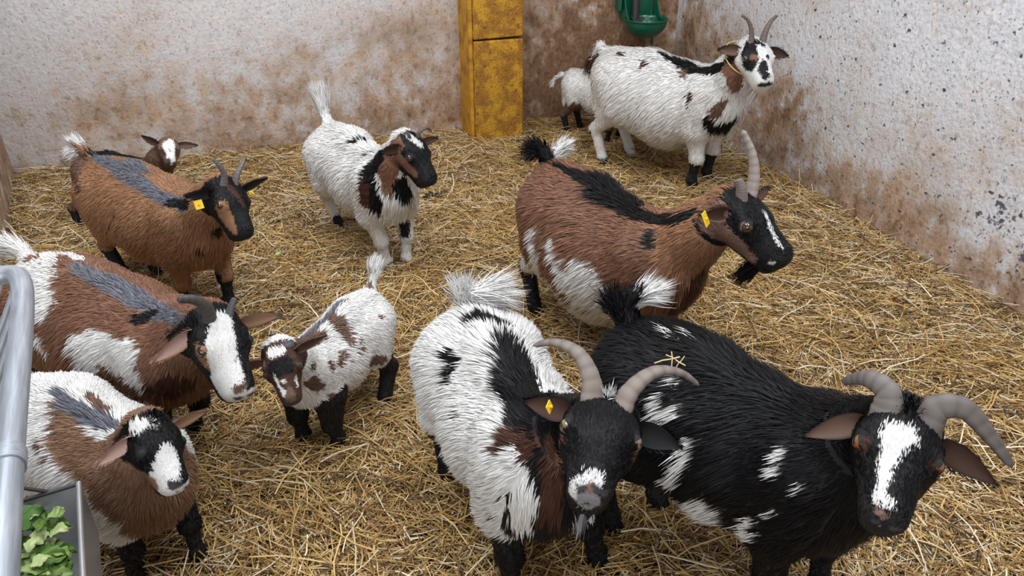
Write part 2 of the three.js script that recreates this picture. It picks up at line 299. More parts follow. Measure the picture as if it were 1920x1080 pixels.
function sweep(pts, radii, flat, colorFn, seg = 28, sides = 10) { // tapered horn-like tube along a curve
  const cv = new THREE.CatmullRomCurve3(pts.map((p) => V(...p)), false, 'centripetal'); const fr = cv.computeFrenetFrames(seg, false); const pos = [], col = [], idx = [];
  for (let i = 0; i <= seg; i++) { const t = i / seg, c = cv.getPointAt(t); let r = radii[0] + (radii[1] - radii[0]) * Math.pow(t, 0.9); r *= 1 + 0.045 * Math.sin(t * 60) * (1 - t); if (i === seg) r *= 0.3;
    for (let k = 0; k < sides; k++) { const a = k / sides * 6.2832; const o = fr.normals[i].clone().multiplyScalar(Math.cos(a) * r).addScaledVector(fr.binormals[i], Math.sin(a) * r * flat); pos.push(c.x + o.x, c.y + o.y, c.z + o.z); col.push(...colorFn(t, a)); } }
  for (let i = 0; i < seg; i++) for (let k = 0; k < sides; k++) { const a = i * sides + k, b = i * sides + (k + 1) % sides; idx.push(a, b, a + sides, b, b + sides, a + sides); }
  const e = seg * sides; for (let k = 1; k < sides - 1; k++) idx.push(e, e + k, e + k + 1, 0, k + 1, k);
  const g = new THREE.BufferGeometry(); g.setAttribute('position', new THREE.Float32BufferAttribute(pos, 3)); g.setAttribute('color', new THREE.Float32BufferAttribute(col, 3)); g.setIndex(idx); g.computeVertexNormals(); return g;
}
function earGeo(root, dir, face, len, wid, colOut, colIn, droop) { // cupped leaf with thickness; face = the way the opening looks
  const D = V(...dir).normalize(), Fc = V(...face); Fc.addScaledVector(D, -Fc.dot(D)).normalize(); const S = V().crossVectors(Fc, D).normalize();
  const nu = 12, nv = 8, pos = [], col = [], idx = []; const R = V(...root);
  for (let layer = 0; layer < 2; layer++) for (let i = 0; i <= nu; i++) for (let j = 0; j <= nv; j++) {
    const u = i / nu, v = j / nv * 2 - 1; const w = wid * (0.42 * (1 - u) + Math.sin(Math.PI * Math.pow(u, 0.75)) * 0.82) * (u > 0.97 ? 0.15 : 1);
    const cup = wid * 0.75 * (1 - u * 0.6), th = layer ? 0.0 : -0.0035 * (1 - Math.abs(v) ** 3) - 0.0008;
    const p = R.clone().addScaledVector(D, u * len).addScaledVector(S, v * w).addScaledVector(Fc, (v * v) * cup * 0.9 - cup * 0.35 + th - droop * u * u * len * 0.35);
    p.y -= droop * u * u * len * 0.35;
    pos.push(p.x, p.y, p.z); const c = layer ? (Math.abs(v) > 0.8 ? colOut : colIn) : colOut; const e = u > 0.85 ? 0.75 : 1; col.push(c[0] * e, c[1] * e, c[2] * e);
  }
  const L = (nu + 1) * (nv + 1), id = (l, i, j) => l * L + i * (nv + 1) + j;
  for (let i = 0; i < nu; i++) for (let j = 0; j < nv; j++) { idx.push(id(1, i, j), id(1, i + 1, j), id(1, i, j + 1), id(1, i, j + 1), id(1, i + 1, j), id(1, i + 1, j + 1)); idx.push(id(0, i, j), id(0, i, j + 1), id(0, i + 1, j), id(0, i, j + 1), id(0, i + 1, j + 1), id(0, i + 1, j)); }
  for (let i = 0; i < nu; i++) for (const j of [0, nv]) idx.push(id(0, i, j), id(1, i, j), id(0, i + 1, j), id(1, i, j), id(1, i + 1, j), id(0, i + 1, j));
  const g = new THREE.BufferGeometry(); g.setAttribute('position', new THREE.Float32BufferAttribute(pos, 3)); g.setAttribute('color', new THREE.Float32BufferAttribute(col, 3)); g.setIndex(idx); g.computeVertexNormals(); return g;
}
class Strands {
  constructor() { this.pos = []; this.nor = []; this.col = []; this.idx = []; }
  add(p, n, dir, len, w, lift, c, sag = 0) {
    const side = V().crossVectors(dir, n).normalize().multiplyScalar(w / 2); const m = p.clone().addScaledVector(dir, len * 0.5).addScaledVector(n, len * lift * 0.5), t = p.clone().addScaledVector(dir, len).addScaledVector(n, len * lift * 0.62); t.y -= sag * len; m.y -= sag * len * 0.3;
    const b = p.clone().addScaledVector(n, -0.0025); const o = this.pos.length / 3;
    for (const [q, s] of [[b, -1], [b, 1], [m, -0.85], [m, 0.85]]) { this.pos.push(q.x + side.x * s, q.y + side.y * s, q.z + side.z * s); }
    this.pos.push(t.x, t.y, t.z);
    const w1 = rr(-0.3, 0.3), w2 = rr(-0.16, 0.16), q2 = n.clone().addScaledVector(side, w1 * 2 / w).addScaledVector(dir, w2).normalize();
    for (let i = 0; i < 5; i++) { this.nor.push(q2.x, q2.y, q2.z); this.col.push(c[0], c[1], c[2]); }
    this.idx.push(o, o + 1, o + 2, o + 1, o + 3, o + 2, o + 2, o + 3, o + 4);
  }
  geo() { const g = new THREE.BufferGeometry(); g.setAttribute('position', new THREE.Float32BufferAttribute(this.pos, 3)); g.setAttribute('normal', new THREE.Float32BufferAttribute(this.nor, 3)); g.setAttribute('color', new THREE.Float32BufferAttribute(this.col, 3)); g.setIndex(this.idx); return g; }
}

function goat(o) {
  const root = new THREE.Group(); root.name = numbered('goat'); tag(root, o.label, 'goat', 'goats in the straw pen');
  root.position.set(o.X, 0, o.Z); root.rotation.y = o.hd * Math.PI / 180; root.scale.setScalar(o.sc); scene.add(root);
  const F = new Field(), bl = o.bl, fat = o.fat || 1, lift = o.lift || 0; const X = (p) => [p[0] * bl, p[1] + lift * 0, p[2]];
  const kid = o.kid ? 0.86 : 1;
  // trunk
  const bd = o.drop || 0, wy = o.withers || 0;
  F.cap(X([0.18, 0.415 + wy, 0]), 0.142 * kid * Math.sqrt(fat), X([0.02, 0.40 - bd * 0.7, 0]), 0.164 * fat * kid, 0.05, 'torso', 1.0);
  F.cap(X([0.02, 0.39 - bd, 0]), 0.174 * fat * kid, X([-0.16, 0.42 - bd * 0.7, 0]), 0.160 * fat * kid, 0.05, 'belly', 1.06);
  F.cap(X([-0.16, 0.435, 0]), 0.150 * kid * Math.sqrt(fat), X([-0.275, 0.46, 0]), 0.118 * kid * Math.sqrt(fat), 0.05, 'torso');
  F.cap(X([-0.31, 0.525, 0]), 0.042, X([-0.1, 0.538, 0]), 0.045, 0.06, 'spine'); F.cap(X([-0.1, 0.538, 0]), 0.045, X([0.17, 0.515 + wy, 0]), 0.042, 0.06, 'spine');
  F.cap(X([0.24, 0.39 + wy, 0]), 0.112 * kid, X([0.275, 0.43 + wy, 0]), 0.100 * kid, 0.05, 'throat');
  // head frame
  const H = o.head, P = V(...H[0]), dv = V(...H[1]).normalize(), hs = o.hs || 1; // poll, axis of the face, top of the face
  const up = V(...H[2]); up.addScaledVector(dv, -up.dot(dv)).normalize(); const rt = V().crossVectors(dv, up).normalize();
  const h = (x, y, z) => { const q = P.clone().addScaledVector(dv, x * hs).addScaledVector(up, y * hs).addScaledVector(rt, z * hs); return [q.x, q.y, q.z]; };
  const hv = (x, y, z) => V(0, 0, 0).addScaledVector(dv, x).addScaledVector(up, y).addScaledVector(rt, z);
  // neck
  const nb = h(-0.002, -0.062, 0), nk = 0.062 * hs * (o.neck || 1);
  const headX = (x, y, z) => ((x - P.x) * dv.x + (y - P.y) * dv.y + (z - P.z) * dv.z) / hs, headR = (x, y, z) => Math.hypot(x - P.x, y - P.y, z - P.z) / hs;
  const ns = X([0.225, 0.455 + wy, 0]), nm = [mix(ns[0], nb[0], 0.5), mix(ns[1], nb[1], 0.47), mix(0, nb[2], 0.5)], nr = 0.08 * (o.neck || 1);
  F.cap(ns, 0.108 * kid, nm, nr, 0.05, 'neck'); F.cap(nm, nr, nb, nk, 0.05, 'neck');
  // head
  for (const s of [-1, 1]) {
    F.cap(h(0.016, -0.052, s * 0.020), 0.047 * hs, h(0.078, -0.046, s * 0.023), 0.044 * hs, 0.025, 'head'); // skull
    F.cap(h(0.07, -0.040, s * 0.016), 0.040 * hs, h(0.186, -0.041, s * 0.009), 0.0235 * hs, 0.025, 'head'); // bridge of the nose
    F.cap(h(0.155, -0.058, s * 0.016), 0.029 * hs, h(0.194, -0.059, s * 0.014), 0.0265 * hs, 0.018, 'muzzle'); // lips
    F.cap(h(0.03, -0.094, s * 0.014), 0.037 * hs, h(0.178, -0.096, s * 0.009), 0.0245 * hs, 0.03, 'head'); // jaw
    F.cap(h(0.045, -0.075, s * 0.038), 0.033 * hs, h(0.105, -0.07, s * 0.026), 0.028 * hs, 0.025, 'head'); // cheek
    F.cap(h(0.056, -0.026, s * 0.053), 0.018 * hs, h(0.088, -0.031, s * 0.052), 0.0145 * hs, 0.018, 'head'); // brow
    F.cap(h(0.206, -0.044, s * 0.013), 0.0115 * hs, h(0.209, -0.055, s * 0.016), 0.010 * hs, 0.010, 'muzzle'); // nostril wing
  }
  F.cap(h(0.03, -0.024, -0.022), 0.028 * hs, h(0.03, -0.024, 0.022), 0.028 * hs, 0.025, 'head'); // poll
  // legs: side +1 = the goat's right
  const hooves = {}; const def = { FR: [0.19 * bl, 0, 0.085], FL: [0.19 * bl, 0, -0.085], HR: [-0.27 * bl, 0, 0.095], HL: [-0.27 * bl, 0, -0.095] };
  const lt = o.legThick || 0.92, hy = 0.042;
  for (const [key, s, fr] of [['FR', 1, 1], ['FL', -1, 1], ['HR', 1, 0], ['HL', -1, 0]]) {
    const t = (o.hoof && o.hoof[key]) || def[key], hx = t[0], hz = t[2]; hooves[key] = [hx, hz];
    if (fr) {
      const sh = X([0.205, 0.47, s * 0.062]), el = [0.19 * bl + (hx - 0.19 * bl) * 0.12, 0.315, s * 0.088 + (hz - s * 0.088) * 0.15], kn = [mix(el[0], hx, 0.5) + 0.014, 0.175, mix(el[2], hz, 0.55)], fe = [hx - 0.004, 0.07, hz];
      F.cap(sh, 0.085 * kid, el, 0.062 * kid, 0.05, 'haunch'); F.cap(el, 0.056 * lt, kn, 0.033 * lt, 0.03, 'leg'); F.cap(kn, 0.033 * lt, [mix(kn[0], fe[0], 0.5), 0.12, mix(kn[2], fe[2], 0.5)], 0.0205 * lt, 0.02, 'shank'); F.cap([mix(kn[0], fe[0], 0.5), 0.12, mix(kn[2], fe[2], 0.5)], 0.0205 * lt, fe, 0.026 * lt, 0.015, 'shank'); F.cap(fe, 0.026 * lt, [hx + 0.008, hy, hz], 0.025 * lt, 0.012, 'shank');
    } else {
      const hp = X([-0.245, 0.455, s * 0.075]), dx = hx + 0.27 * bl, st = [-0.185 * bl + dx * 0.25, 0.345, s * 0.098 + (hz - s * 0.095) * 0.1], hk = [-0.325 * bl + dx * 0.75, 0.205, mix(s * 0.095, hz, 0.6)], fe = [hx - 0.006, 0.07, hz];
      F.cap(hp, 0.100 * kid, st, 0.078 * kid, 0.05, 'haunch'); F.cap(X([-0.29, 0.45, s * 0.05]), 0.075 * kid, [mix(hp[0], hk[0], 0.55), 0.32, mix(hp[2], hk[2], 0.5)], 0.055 * kid, 0.05, 'haunch'); F.cap(st, 0.068 * kid, hk, 0.031 * lt, 0.03, 'leg'); F.cap(hk, 0.031 * lt, fe, 0.0255 * lt, 0.02, 'shank'); F.cap(fe, 0.026 * lt, [hx + 0.008, hy, hz], 0.025 * lt, 0.012, 'shank');
    }
  }
  // tail
  const tl = o.tail.map((p) => p); for (let i = 0; i < tl.length - 1; i++) F.cap(tl[i], i ? 0.018 : 0.028, tl[i + 1], 0.014, 0.02, 'tail');
  // colours: zone tones first, then the coat's patches (chains of balls in the goat's own axes)
  const Z = o.zones || {}; const base = COL[o.base]; const pt = o.patches || [];
  const rows = pt.map(([c, pts, soft]) => { const pp = pts.map((q) => q[4] === 'h' ? [...h(q[0], q[1], q[2]), q[3] * hs] : q); const R0 = Math.max(...pp.map((q) => q[3])); const lo = [0, 1, 2].map((i) => Math.min(...pp.map((q) => q[i])) - R0 - 0.05), hi = [0, 1, 2].map((i) => Math.max(...pp.map((q) => q[i])) + R0 + 0.05); return { c: COL[c], pp, lo, hi, soft: soft === undefined ? 1 : soft }; });
  const zoneAt = (x, y, z) => { let b = 1e9, q = null; for (const p of F.p) { const e = F.one(p, x, y, z); if (e < b) { b = e; q = p; } } if (q.zone === 'neck' && headR(x, y, z) < 0.16 && headX(x, y, z) > -0.022) return headZone; return q; };
  const headZone = { zone: 'head' };
  const colorAt = (x, y, z, zone) => {
    let c = Z[zone] ? COL[Z[zone]] : base; const n1 = N3(x * 22 + 3, y * 22, z * 22 + o.seed), n2 = N3(x * 60, y * 60 + o.seed, z * 60);
    for (const r of rows) {
      if (x < r.lo[0] || x > r.hi[0] || y < r.lo[1] || y > r.hi[1] || z < r.lo[2] || z > r.hi[2]) continue;
      let d = 1e9; const p = [x, y, z]; if (r.pp.length === 1) d = segDist(p, r.pp[0], r.pp[0]); for (let i = 0; i < r.pp.length - 1; i++) d = Math.min(d, segDist(p, r.pp[i], r.pp[i + 1]));
      const amp = r.soft * Math.min(0.016, 0.22 * r.pp[0][3]);
      if (d + amp * n1 + amp * 0.5 * n2 < 0) c = r.c;
    }
    return c;
  };
  const geo = F.mesh(o.cell || 0.008); { const p = geo.attributes.position, col = new Float32Array(p.count * 3); for (let i = 0; i < p.count; i++) { const x = p.getX(i), y = p.getY(i), z = p.getZ(i), c = colorAt(x, y, z, zoneAt(x, y, z).zone); col[i * 3] = c[0]; col[i * 3 + 1] = c[1]; col[i * 3 + 2] = c[2]; } geo.setAttribute('color', new THREE.BufferAttribute(col, 3)); }
  const body = mesh('body', geo, skinMat, root);
  // coat of hair
  const S = new Strands(); const p = geo.attributes.position, ix = geo.index.array, nt = ix.length / 3; const cum = new Float64Array(nt); let A = 0; const va = V(), vb = V(), vc = V();
  const eyes = [-1, 1].map((s) => V(...h(0.083, -0.026, s * 0.066)));
  for (let i = 0; i < nt; i++) { va.fromBufferAttribute(p, ix[i * 3]); vb.fromBufferAttribute(p, ix[i * 3 + 1]); vc.fromBufferAttribute(p, ix[i * 3 + 2]); const ar = vb.clone().sub(va).cross(vc.clone().sub(va)).length() / 2; const cx = (va.x + vb.x + vc.x) / 3 - P.x, cy = (va.y + vb.y + vc.y) / 3 - P.y, cz = (va.z + vb.z + vc.z) / 3 - P.z; A += ar * (cx * cx + cy * cy + cz * cz < 0.05 * hs * hs ? 3.2 : 1); cum[i] = A; }
  const count = o.hair, fl = o.fur || 1; const hw = o.hairWidth || 0.003; const zoneFlow = {};
  for (let k = 0; k < count; k++) {
    const r = rnd() * A; let lo = 0, hi = nt - 1; while (lo < hi) { const m = (lo + hi) >> 1; if (cum[m] < r) lo = m + 1; else hi = m; }
    let b1 = rnd(), b2 = rnd(); if (b1 + b2 > 1) { b1 = 1 - b1; b2 = 1 - b2; }
    va.fromBufferAttribute(p, ix[lo * 3]); vb.fromBufferAttribute(p, ix[lo * 3 + 1]); vc.fromBufferAttribute(p, ix[lo * 3 + 2]);
    const q = va.clone().addScaledVector(vb.sub(va), b1).addScaledVector(vc.sub(va), b2); // va unchanged
    if (q.distanceTo(eyes[0]) < 0.020 * hs || q.distanceTo(eyes[1]) < 0.020 * hs) continue;
    if (q.y < 0.042) continue;
    const n = F.grad(q.x, q.y, q.z); const z = zoneAt(q.x, q.y, q.z); let len = furLen[z.zone] * fl; let dir;
    if (z.zone === 'head' || z.zone === 'muzzle') { dir = dv.clone().multiplyScalar(-1).addScaledVector(up, 0.12); const along = q.clone().sub(P).dot(dv) / hs; len *= along < 0.03 ? 1.7 : along > 0.12 ? 0.7 : 1; }
    else if (z.zone === 'neck' || z.zone === 'throat') dir = V(-0.35, -1, 0).addScaledVector(dv, -0.3);
    else if (z.zone === 'leg' || z.zone === 'shank') dir = V(-0.15, -1, 0);
    else if (z.zone === 'tail') { dir = V(...tl[tl.length - 1]).sub(V(...tl[0])).normalize(); const dn = V(z.b[0] - z.a[0], z.b[1] - z.a[1], z.b[2] - z.a[2]).normalize(); dir.add(dn).normalize(); }
    else dir = V(-1, -0.25 - 0.75 * Math.abs(n.z), 0.35 * n.z);
    const fx = N3(q.x * 9, q.y * 9, q.z * 9 + o.seed), fz = N3(q.x * 9 + 5, q.y * 9 + 7, q.z * 9 + o.seed), cl = N3(q.x * 34, q.y * 34, q.z * 34 + o.seed);
    dir.x += fx * 0.5 + cl * 0.25; dir.z += fz * 0.5 + rr(-0.12, 0.12); dir.y += rr(-0.1, 0.1) + cl * 0.2;
    dir.addScaledVector(n, -dir.dot(n)); if (dir.lengthSq() < 1e-4) dir.set(0, 0, 1).addScaledVector(n, -n.z); dir.normalize();
    len *= rr(0.65, 1.2) * (1 + 0.35 * cl); const j = 0.006;
    const c = colorAt(q.x + rr(-j, j), q.y + rr(-j, j), q.z + rr(-j, j), z.zone), tone = (c === SLATE ? rr(0.4, 1.65) : c === WHITE || c === BLACK ? rr(0.84, 1.14) : rr(0.66, 1.3)) * (1 + 0.14 * cl);
    const wd = hw * (z.zone === 'head' ? 0.75 : z.zone === 'muzzle' ? 0.6 : 1) * rr(0.7, 1.2);
    S.add(q, n, dir, len, wd, z.zone === 'tail' ? 0.75 : z.zone === 'spine' ? 0.42 : rr(0.16, 0.36), [c[0] * tone, c[1] * tone, c[2] * tone], z.zone === 'belly' || z.zone === 'throat' ? 0.15 : 0);
  }
  // tufts: tail brush, beard, forelock [centre, radius, direction, length, colour, count, spread]
  for (const t of o.tufts || []) {
    const inHead = t[7] === 'h'; const cc = inHead ? V(...h(...t[0])) : V(...t[0]); const dd = inHead ? hv(...t[2]) : V(...t[2]); dd.normalize();
    for (let k = 0; k < t[5]; k++) { const of = V(rr(-1, 1), rr(-1, 1), rr(-1, 1)).multiplyScalar(t[1]); const d = dd.clone().addScaledVector(V(rr(-1, 1), rr(-1, 1), rr(-1, 1)), t[6]).normalize(); const nn = of.clone().normalize().add(V(0, 0.6, 0)).normalize(); nn.addScaledVector(d, -nn.dot(d)).normalize(); const c = COL[t[4]], tone = rr(0.85, 1.12); S.add(cc.clone().add(of), nn, d, t[3] * rr(0.6, 1.1), hw * 0.9, rr(0, 0.15), [c[0] * tone, c[1] * tone, c[2] * tone], rr(0, 0.25)); }
  }
  const earHair = (g, d, k2) => { const ep = g.attributes.position, en = g.attributes.normal, ec = g.attributes.color, L = 13 * 9; for (let k = 0; k < (o.earHair || 260); k++) { const i = Math.floor(rnd() * L) % (L - 9); const n = V(en.getX(i), en.getY(i), en.getZ(i)), q = V(ep.getX(i), ep.getY(i), ep.getZ(i)).addScaledVector(n, 0.0032); const t = rr(0.85, 1.15), dd = d.clone().addScaledVector(V(rr(-1, 1), rr(-1, 1), rr(-1, 1)), 0.25); dd.addScaledVector(n, -dd.dot(n)).normalize(); S.add(q, n, dd, 0.014 * k2 * rr(0.6, 1.2), hw * 0.8, 0.15, [ec.getX(i) * t, ec.getY(i) * t, ec.getZ(i) * t]); } };
  // hooves
  const toe = (() => { const s = new THREE.Shape(); s.moveTo(-0.02, 0); s.lineTo(0.034, 0); s.quadraticCurveTo(0.036, 0.01, 0.014, 0.04); s.lineTo(-0.018, 0.04); s.closePath(); return new THREE.ExtrudeGeometry(s, { depth: 0.013, bevelEnabled: true, bevelSize: 0.003, bevelThickness: 0.003, bevelSegments: 2 }); })();
  for (const k in hooves) { const [x, z] = hooves[k]; const a2 = toe.clone().rotateY(0.12).translate(0, 0, 0.0025), b = toe.clone().translate(0, 0, -0.013).rotateY(-0.12).translate(0, 0, -0.0025); const m = mesh('hoof', mergeGeometries([a2, b]), hoofMat, root); m.position.set(x, 0.008, z); m.scale.setScalar(lt * 1.12); }
  // eyes: amber with a level slit
  for (const s of [-1, 1]) {
    const g = new THREE.SphereGeometry(0.0165 * hs, 28, 20), cp = g.attributes.position, cc = new Float32Array(cp.count * 3); const outv = hv(0.34, 0.38, s).normalize(), hx = hv(1, -0.15, 0).normalize(), hyv = V().crossVectors(outv, hx).normalize();
    for (let i = 0; i < cp.count; i++) { const q = V(cp.getX(i), cp.getY(i), cp.getZ(i)).normalize(); const f = q.dot(outv), ax = q.dot(hx), ay = q.dot(hyv); let c = f > 0.55 ? (o.eye || [0.075, 0.036, 0.012]) : [0.02, 0.014, 0.01]; if (f > 0.3 && Math.abs(ax) < 0.55 && Math.abs(ay) < 0.2) c = [0.006, 0.006, 0.008]; cc.set(c, i * 3); }
    g.setAttribute('color', new THREE.BufferAttribute(cc, 3)); const m = mesh('eye', g, eyeMat, root); m.position.set(...h(0.083, -0.0275, s * 0.0605));
    { const lid = new THREE.SphereGeometry(0.0174 * hs, 20, 12, 0, 6.2832, 0, o.sleepy ? 1.62 : 0.78); const up2 = up.clone().addScaledVector(outv, o.sleepy ? 0.55 : -0.2).normalize(); lid.applyQuaternion(new THREE.Quaternion().setFromUnitVectors(V(0, 1, 0), up2)); const lc = colorAt(m.position.x, m.position.y, m.position.z, 'head'); const mm = mesh('eyelid', lid, std({ color: rgb(lc[0] * 0.8 + 0.004, lc[1] * 0.8 + 0.004, lc[2] * 0.8 + 0.004), roughness: 0.8 }), root); mm.position.copy(m.position); }
  }
  // ears [side, direction in the head's axes, length, outer colour, inner colour, droop, facing]
  const earRoots = {};
  for (const e of o.ears) { const s = e[0], rt0 = h(0.020, -0.036, s * 0.060); earRoots[s] = e; const d = hv(...e[1]), fc = e[6] ? hv(...e[6]) : hv(0.75, 0.35, s * 0.25); const eg = earGeo(rt0, [d.x, d.y, d.z], [fc.x, fc.y, fc.z], e[2] * hs, 0.0225 * hs * (e[7] || 1), COL[e[3]], COL[e[4]], e[5] || 0); mesh('ear', eg, earMat, root); earHair(eg, d.clone().normalize(), hs); }
  const coat = mesh('coat', S.geo(), furMat, root); coat.userData.kind = 'stuff';
  // horns [list of points in the head's axes, base radius, tip radius]
  for (const hn of o.horns || []) mesh('horn', sweep(hn[0].map((q) => h(...q)), [hn[1] * hs, hn[2] * hs], hn[3] || 0.72, (t, a2) => { const b = hn[4] || [0.20, 0.155, 0.13], k = 1 - 0.45 * t + 0.16 * Math.sin(t * 60); return [b[0] * k, b[1] * k, b[2] * k]; }), hornMat, root);
  // ear tags [side, fraction along the ear, offset, size, material]
  for (const t of o.tags || []) { const e = earRoots[t[0]]; const d = hv(...e[1]).normalize(); const c = V(...h(0.020, -0.036, t[0] * 0.060)).addScaledVector(d, e[2] * hs * t[1]); const g = new RoundedBoxGeometry(t[2], t[2] * (t[5] || 1.15), 0.003, 2, 0.0014); const m = mesh('ear_tag', g, t[3], root, t[4]); m.position.copy(c).add(hv(...(t[6] || [0.02, 0.02, 0]))); m.lookAt(root.localToWorld(m.position.clone()).add(V(0.1, 0.5, 1))); const q = new THREE.Quaternion().setFromAxisAngle(V(0, 1, 0), -root.rotation.y); m.quaternion.premultiply(q); const st = mesh('pin', new THREE.CylinderGeometry(0.003, 0.003, 0.012, 8).rotateX(Math.PI / 2), t[3], m); st.position.z = 0.001; }
  if (o.cord) { const n0 = V(...nb), ax = V(nb[0] - 0.225 * bl, nb[1] - 0.475, nb[2]).normalize(); const g = new THREE.TorusGeometry(0.092 * (o.neck || 1), 0.0026, 6, 40); g.applyQuaternion(new THREE.Quaternion().setFromUnitVectors(V(0, 0, 1), ax)); const m = mesh('neck_cord', g, std({ color: rgb(0.62, 0.48, 0.16), roughness: 0.7 }), root, 'thin yellow neck cord'); m.position.copy(n0).addScaledVector(ax, -0.045); }
  GOATS.push({ o, root, geo, F });
  return root;
}

const hornBack = (s, l = 1) => [[0.022, -0.012, s * 0.024], [0.0, 0.035 * l, s * 0.032], [-0.035 * l, 0.075 * l, s * 0.045], [-0.075 * l, 0.095 * l, s * 0.06]];
const ear = (s, out, inn, o = {}) => [s, o.dir || [-0.1, -0.12, s], o.len || 0.12, out, inn, o.droop || 0, o.face, o.w];
const PATCH = {};
PATCH.A = [
  ['K', [[-0.178, 0.589, 0.014, 0.025], [-0.132, 0.595, -0.025, 0.029], [-0.119, 0.569, -0.071, 0.019]]],
  ['K', [[-0.051, 0.597, -0.005, 0.019], [0.011, 0.58, -0.012, 0.034], [0.082, 0.574, 0.008, 0.042], [0.154, 0.574, 0.021, 0.039], [0.225, 0.579, 0.038, 0.045], [0.277, 0.58, 0.032, 0.035]]],
  ['D', [[0.223, 0.539, 0.102, 0.024], [0.25, 0.553, 0.064, 0.03]]],
  ['K', [[-0.119, 0.547, 0.098, 0.017], [-0.08, 0.543, 0.093, 0.021]]],
  ['K', [[-0.067, 0.519, 0.114, 0.017]]],
  ['K', [[0.043, 0.498, 0.126, 0.012]]],
  ['K', [[-0.109, 0.324, 0.161, 0.018], [-0.239, 0.137, 0.109, 0.026], [-0.223, 0.094, 0.099, 0.021]]],
  ['K', [[0.147, 0.38, 0.152, 0.01]]],
  ['K', [[0.267, 0.438, 0.115, 0.01]]],
  ['K', [[0.228, 0.359, 0.134, 0.009]]],
  ['W', [[0.267, 0.513, 0.089, 0.036], [0.294, 0.471, 0.083, 0.036], [0.283, 0.386, 0.091, 0.028]]],
  ['D', [[0.3, 0.565, 0.03, 0.017], [0.32, 0.515, 0.031, 0.021], [0.328, 0.438, 0.047, 0.024]]],
  ['B', [[0.362, 0.647, 0.037, 0.005], [0.319, 0.544, 0.023, 0.008]]],
  ['B', [[0.434, 0.633, -0.07, 0.005], [0.431, 0.588, -0.062, 0.007]]],
  ['G', [[0.495, 0.616, 0.057, 0.023]]],
  ['W', [[0.472, 0.62, 0.078, 0.01], [0.474, 0.642, 0.076, 0.011], [0.487, 0.661, 0.047, 0.012], [0.496, 0.657, 0.039, 0.01]]],
  ['Q', [[0.496, 0.646, 0.053, 0.011]]],
  ['N', [[0.496, 0.651, 0.047, 0.005]]],
  ['N', [[0.488, 0.64, 0.069, 0.005]]],
  ['W', [[0.336, 0.406, -0.005, 0.01], [0.223, 0.243, -0.116, 0.01]]],
  ['W', [[0.21, 0.183, 0.05, 0.011]]],
];
PATCH.B = [
  ['W', [[-0.183, 0.592, -0.003, 0.007], [-0.157, 0.594, 0.017, 0.006]]],
  ['W', [[-0.131, 0.6, -0.009, 0.007], [-0.109, 0.604, 0.004, 0.005]]],
  ['W', [[-0.098, 0.56, 0.087, 0.008], [-0.085, 0.553, 0.092, 0.007]]],
  ['W', [[-0.105, 0.527, 0.125, 0.013], [-0.098, 0.508, 0.138, 0.017], [-0.066, 0.512, 0.13, 0.015]]],
  ['W', [[-0.007, 0.484, 0.148, 0.013], [-0.013, 0.452, 0.164, 0.016], [-0.02, 0.399, 0.173, 0.012], [-0.053, 0.347, 0.159, 0.009]]],
  ['W', [[0.158, 0.539, 0.118, 0.011], [0.155, 0.525, 0.13, 0.011], [0.157, 0.501, 0.144, 0.009]]],
  ['W', [[0.214, 0.509, 0.136, 0.004], [0.207, 0.496, 0.142, 0.008]]],
  ['W', [[0.168, 0.412, 0.156, 0.009]]],
  ['W', [[-0.001, 0.29, 0.139, 0.024], [0.051, 0.354, 0.168, 0.034], [0.071, 0.315, 0.147, 0.023], [0.012, 0.286, 0.137, 0.021]]],
  ['W', [[0.136, 0.367, 0.154, 0.009], [0.117, 0.295, 0.138, 0.012], [0.149, 0.334, 0.152, 0.008]]],
  ['D', [[0.286, 0.646, 0.151, 0.014]]],
  ['D', [[0.387, 0.644, 0.121, 0.008]]],
  ['W', [[0.337, 0.677, 0.101, 0.01], [0.343, 0.67, 0.12, 0.015]]],
  ['W', [[0.318, 0.674, 0.121, 0.019], [0.331, 0.664, 0.14, 0.019], [0.331, 0.644, 0.171, 0.011], [0.339, 0.63, 0.196, 0.008], [0.346, 0.617, 0.222, 0.009], [0.361, 0.617, 0.222, 0.01]]],
  ['Q', [[0.35, 0.607, 0.231, 0.006], [0.363, 0.601, 0.232, 0.006]]],
  ['G', [[0.361, 0.583, 0.235, 0.003]]],
  ['W', [[0.3, 0.341, 0.03, 0.005]]],
  ['W', [[0.363, 0.536, 0.205, 0.004]]],
];
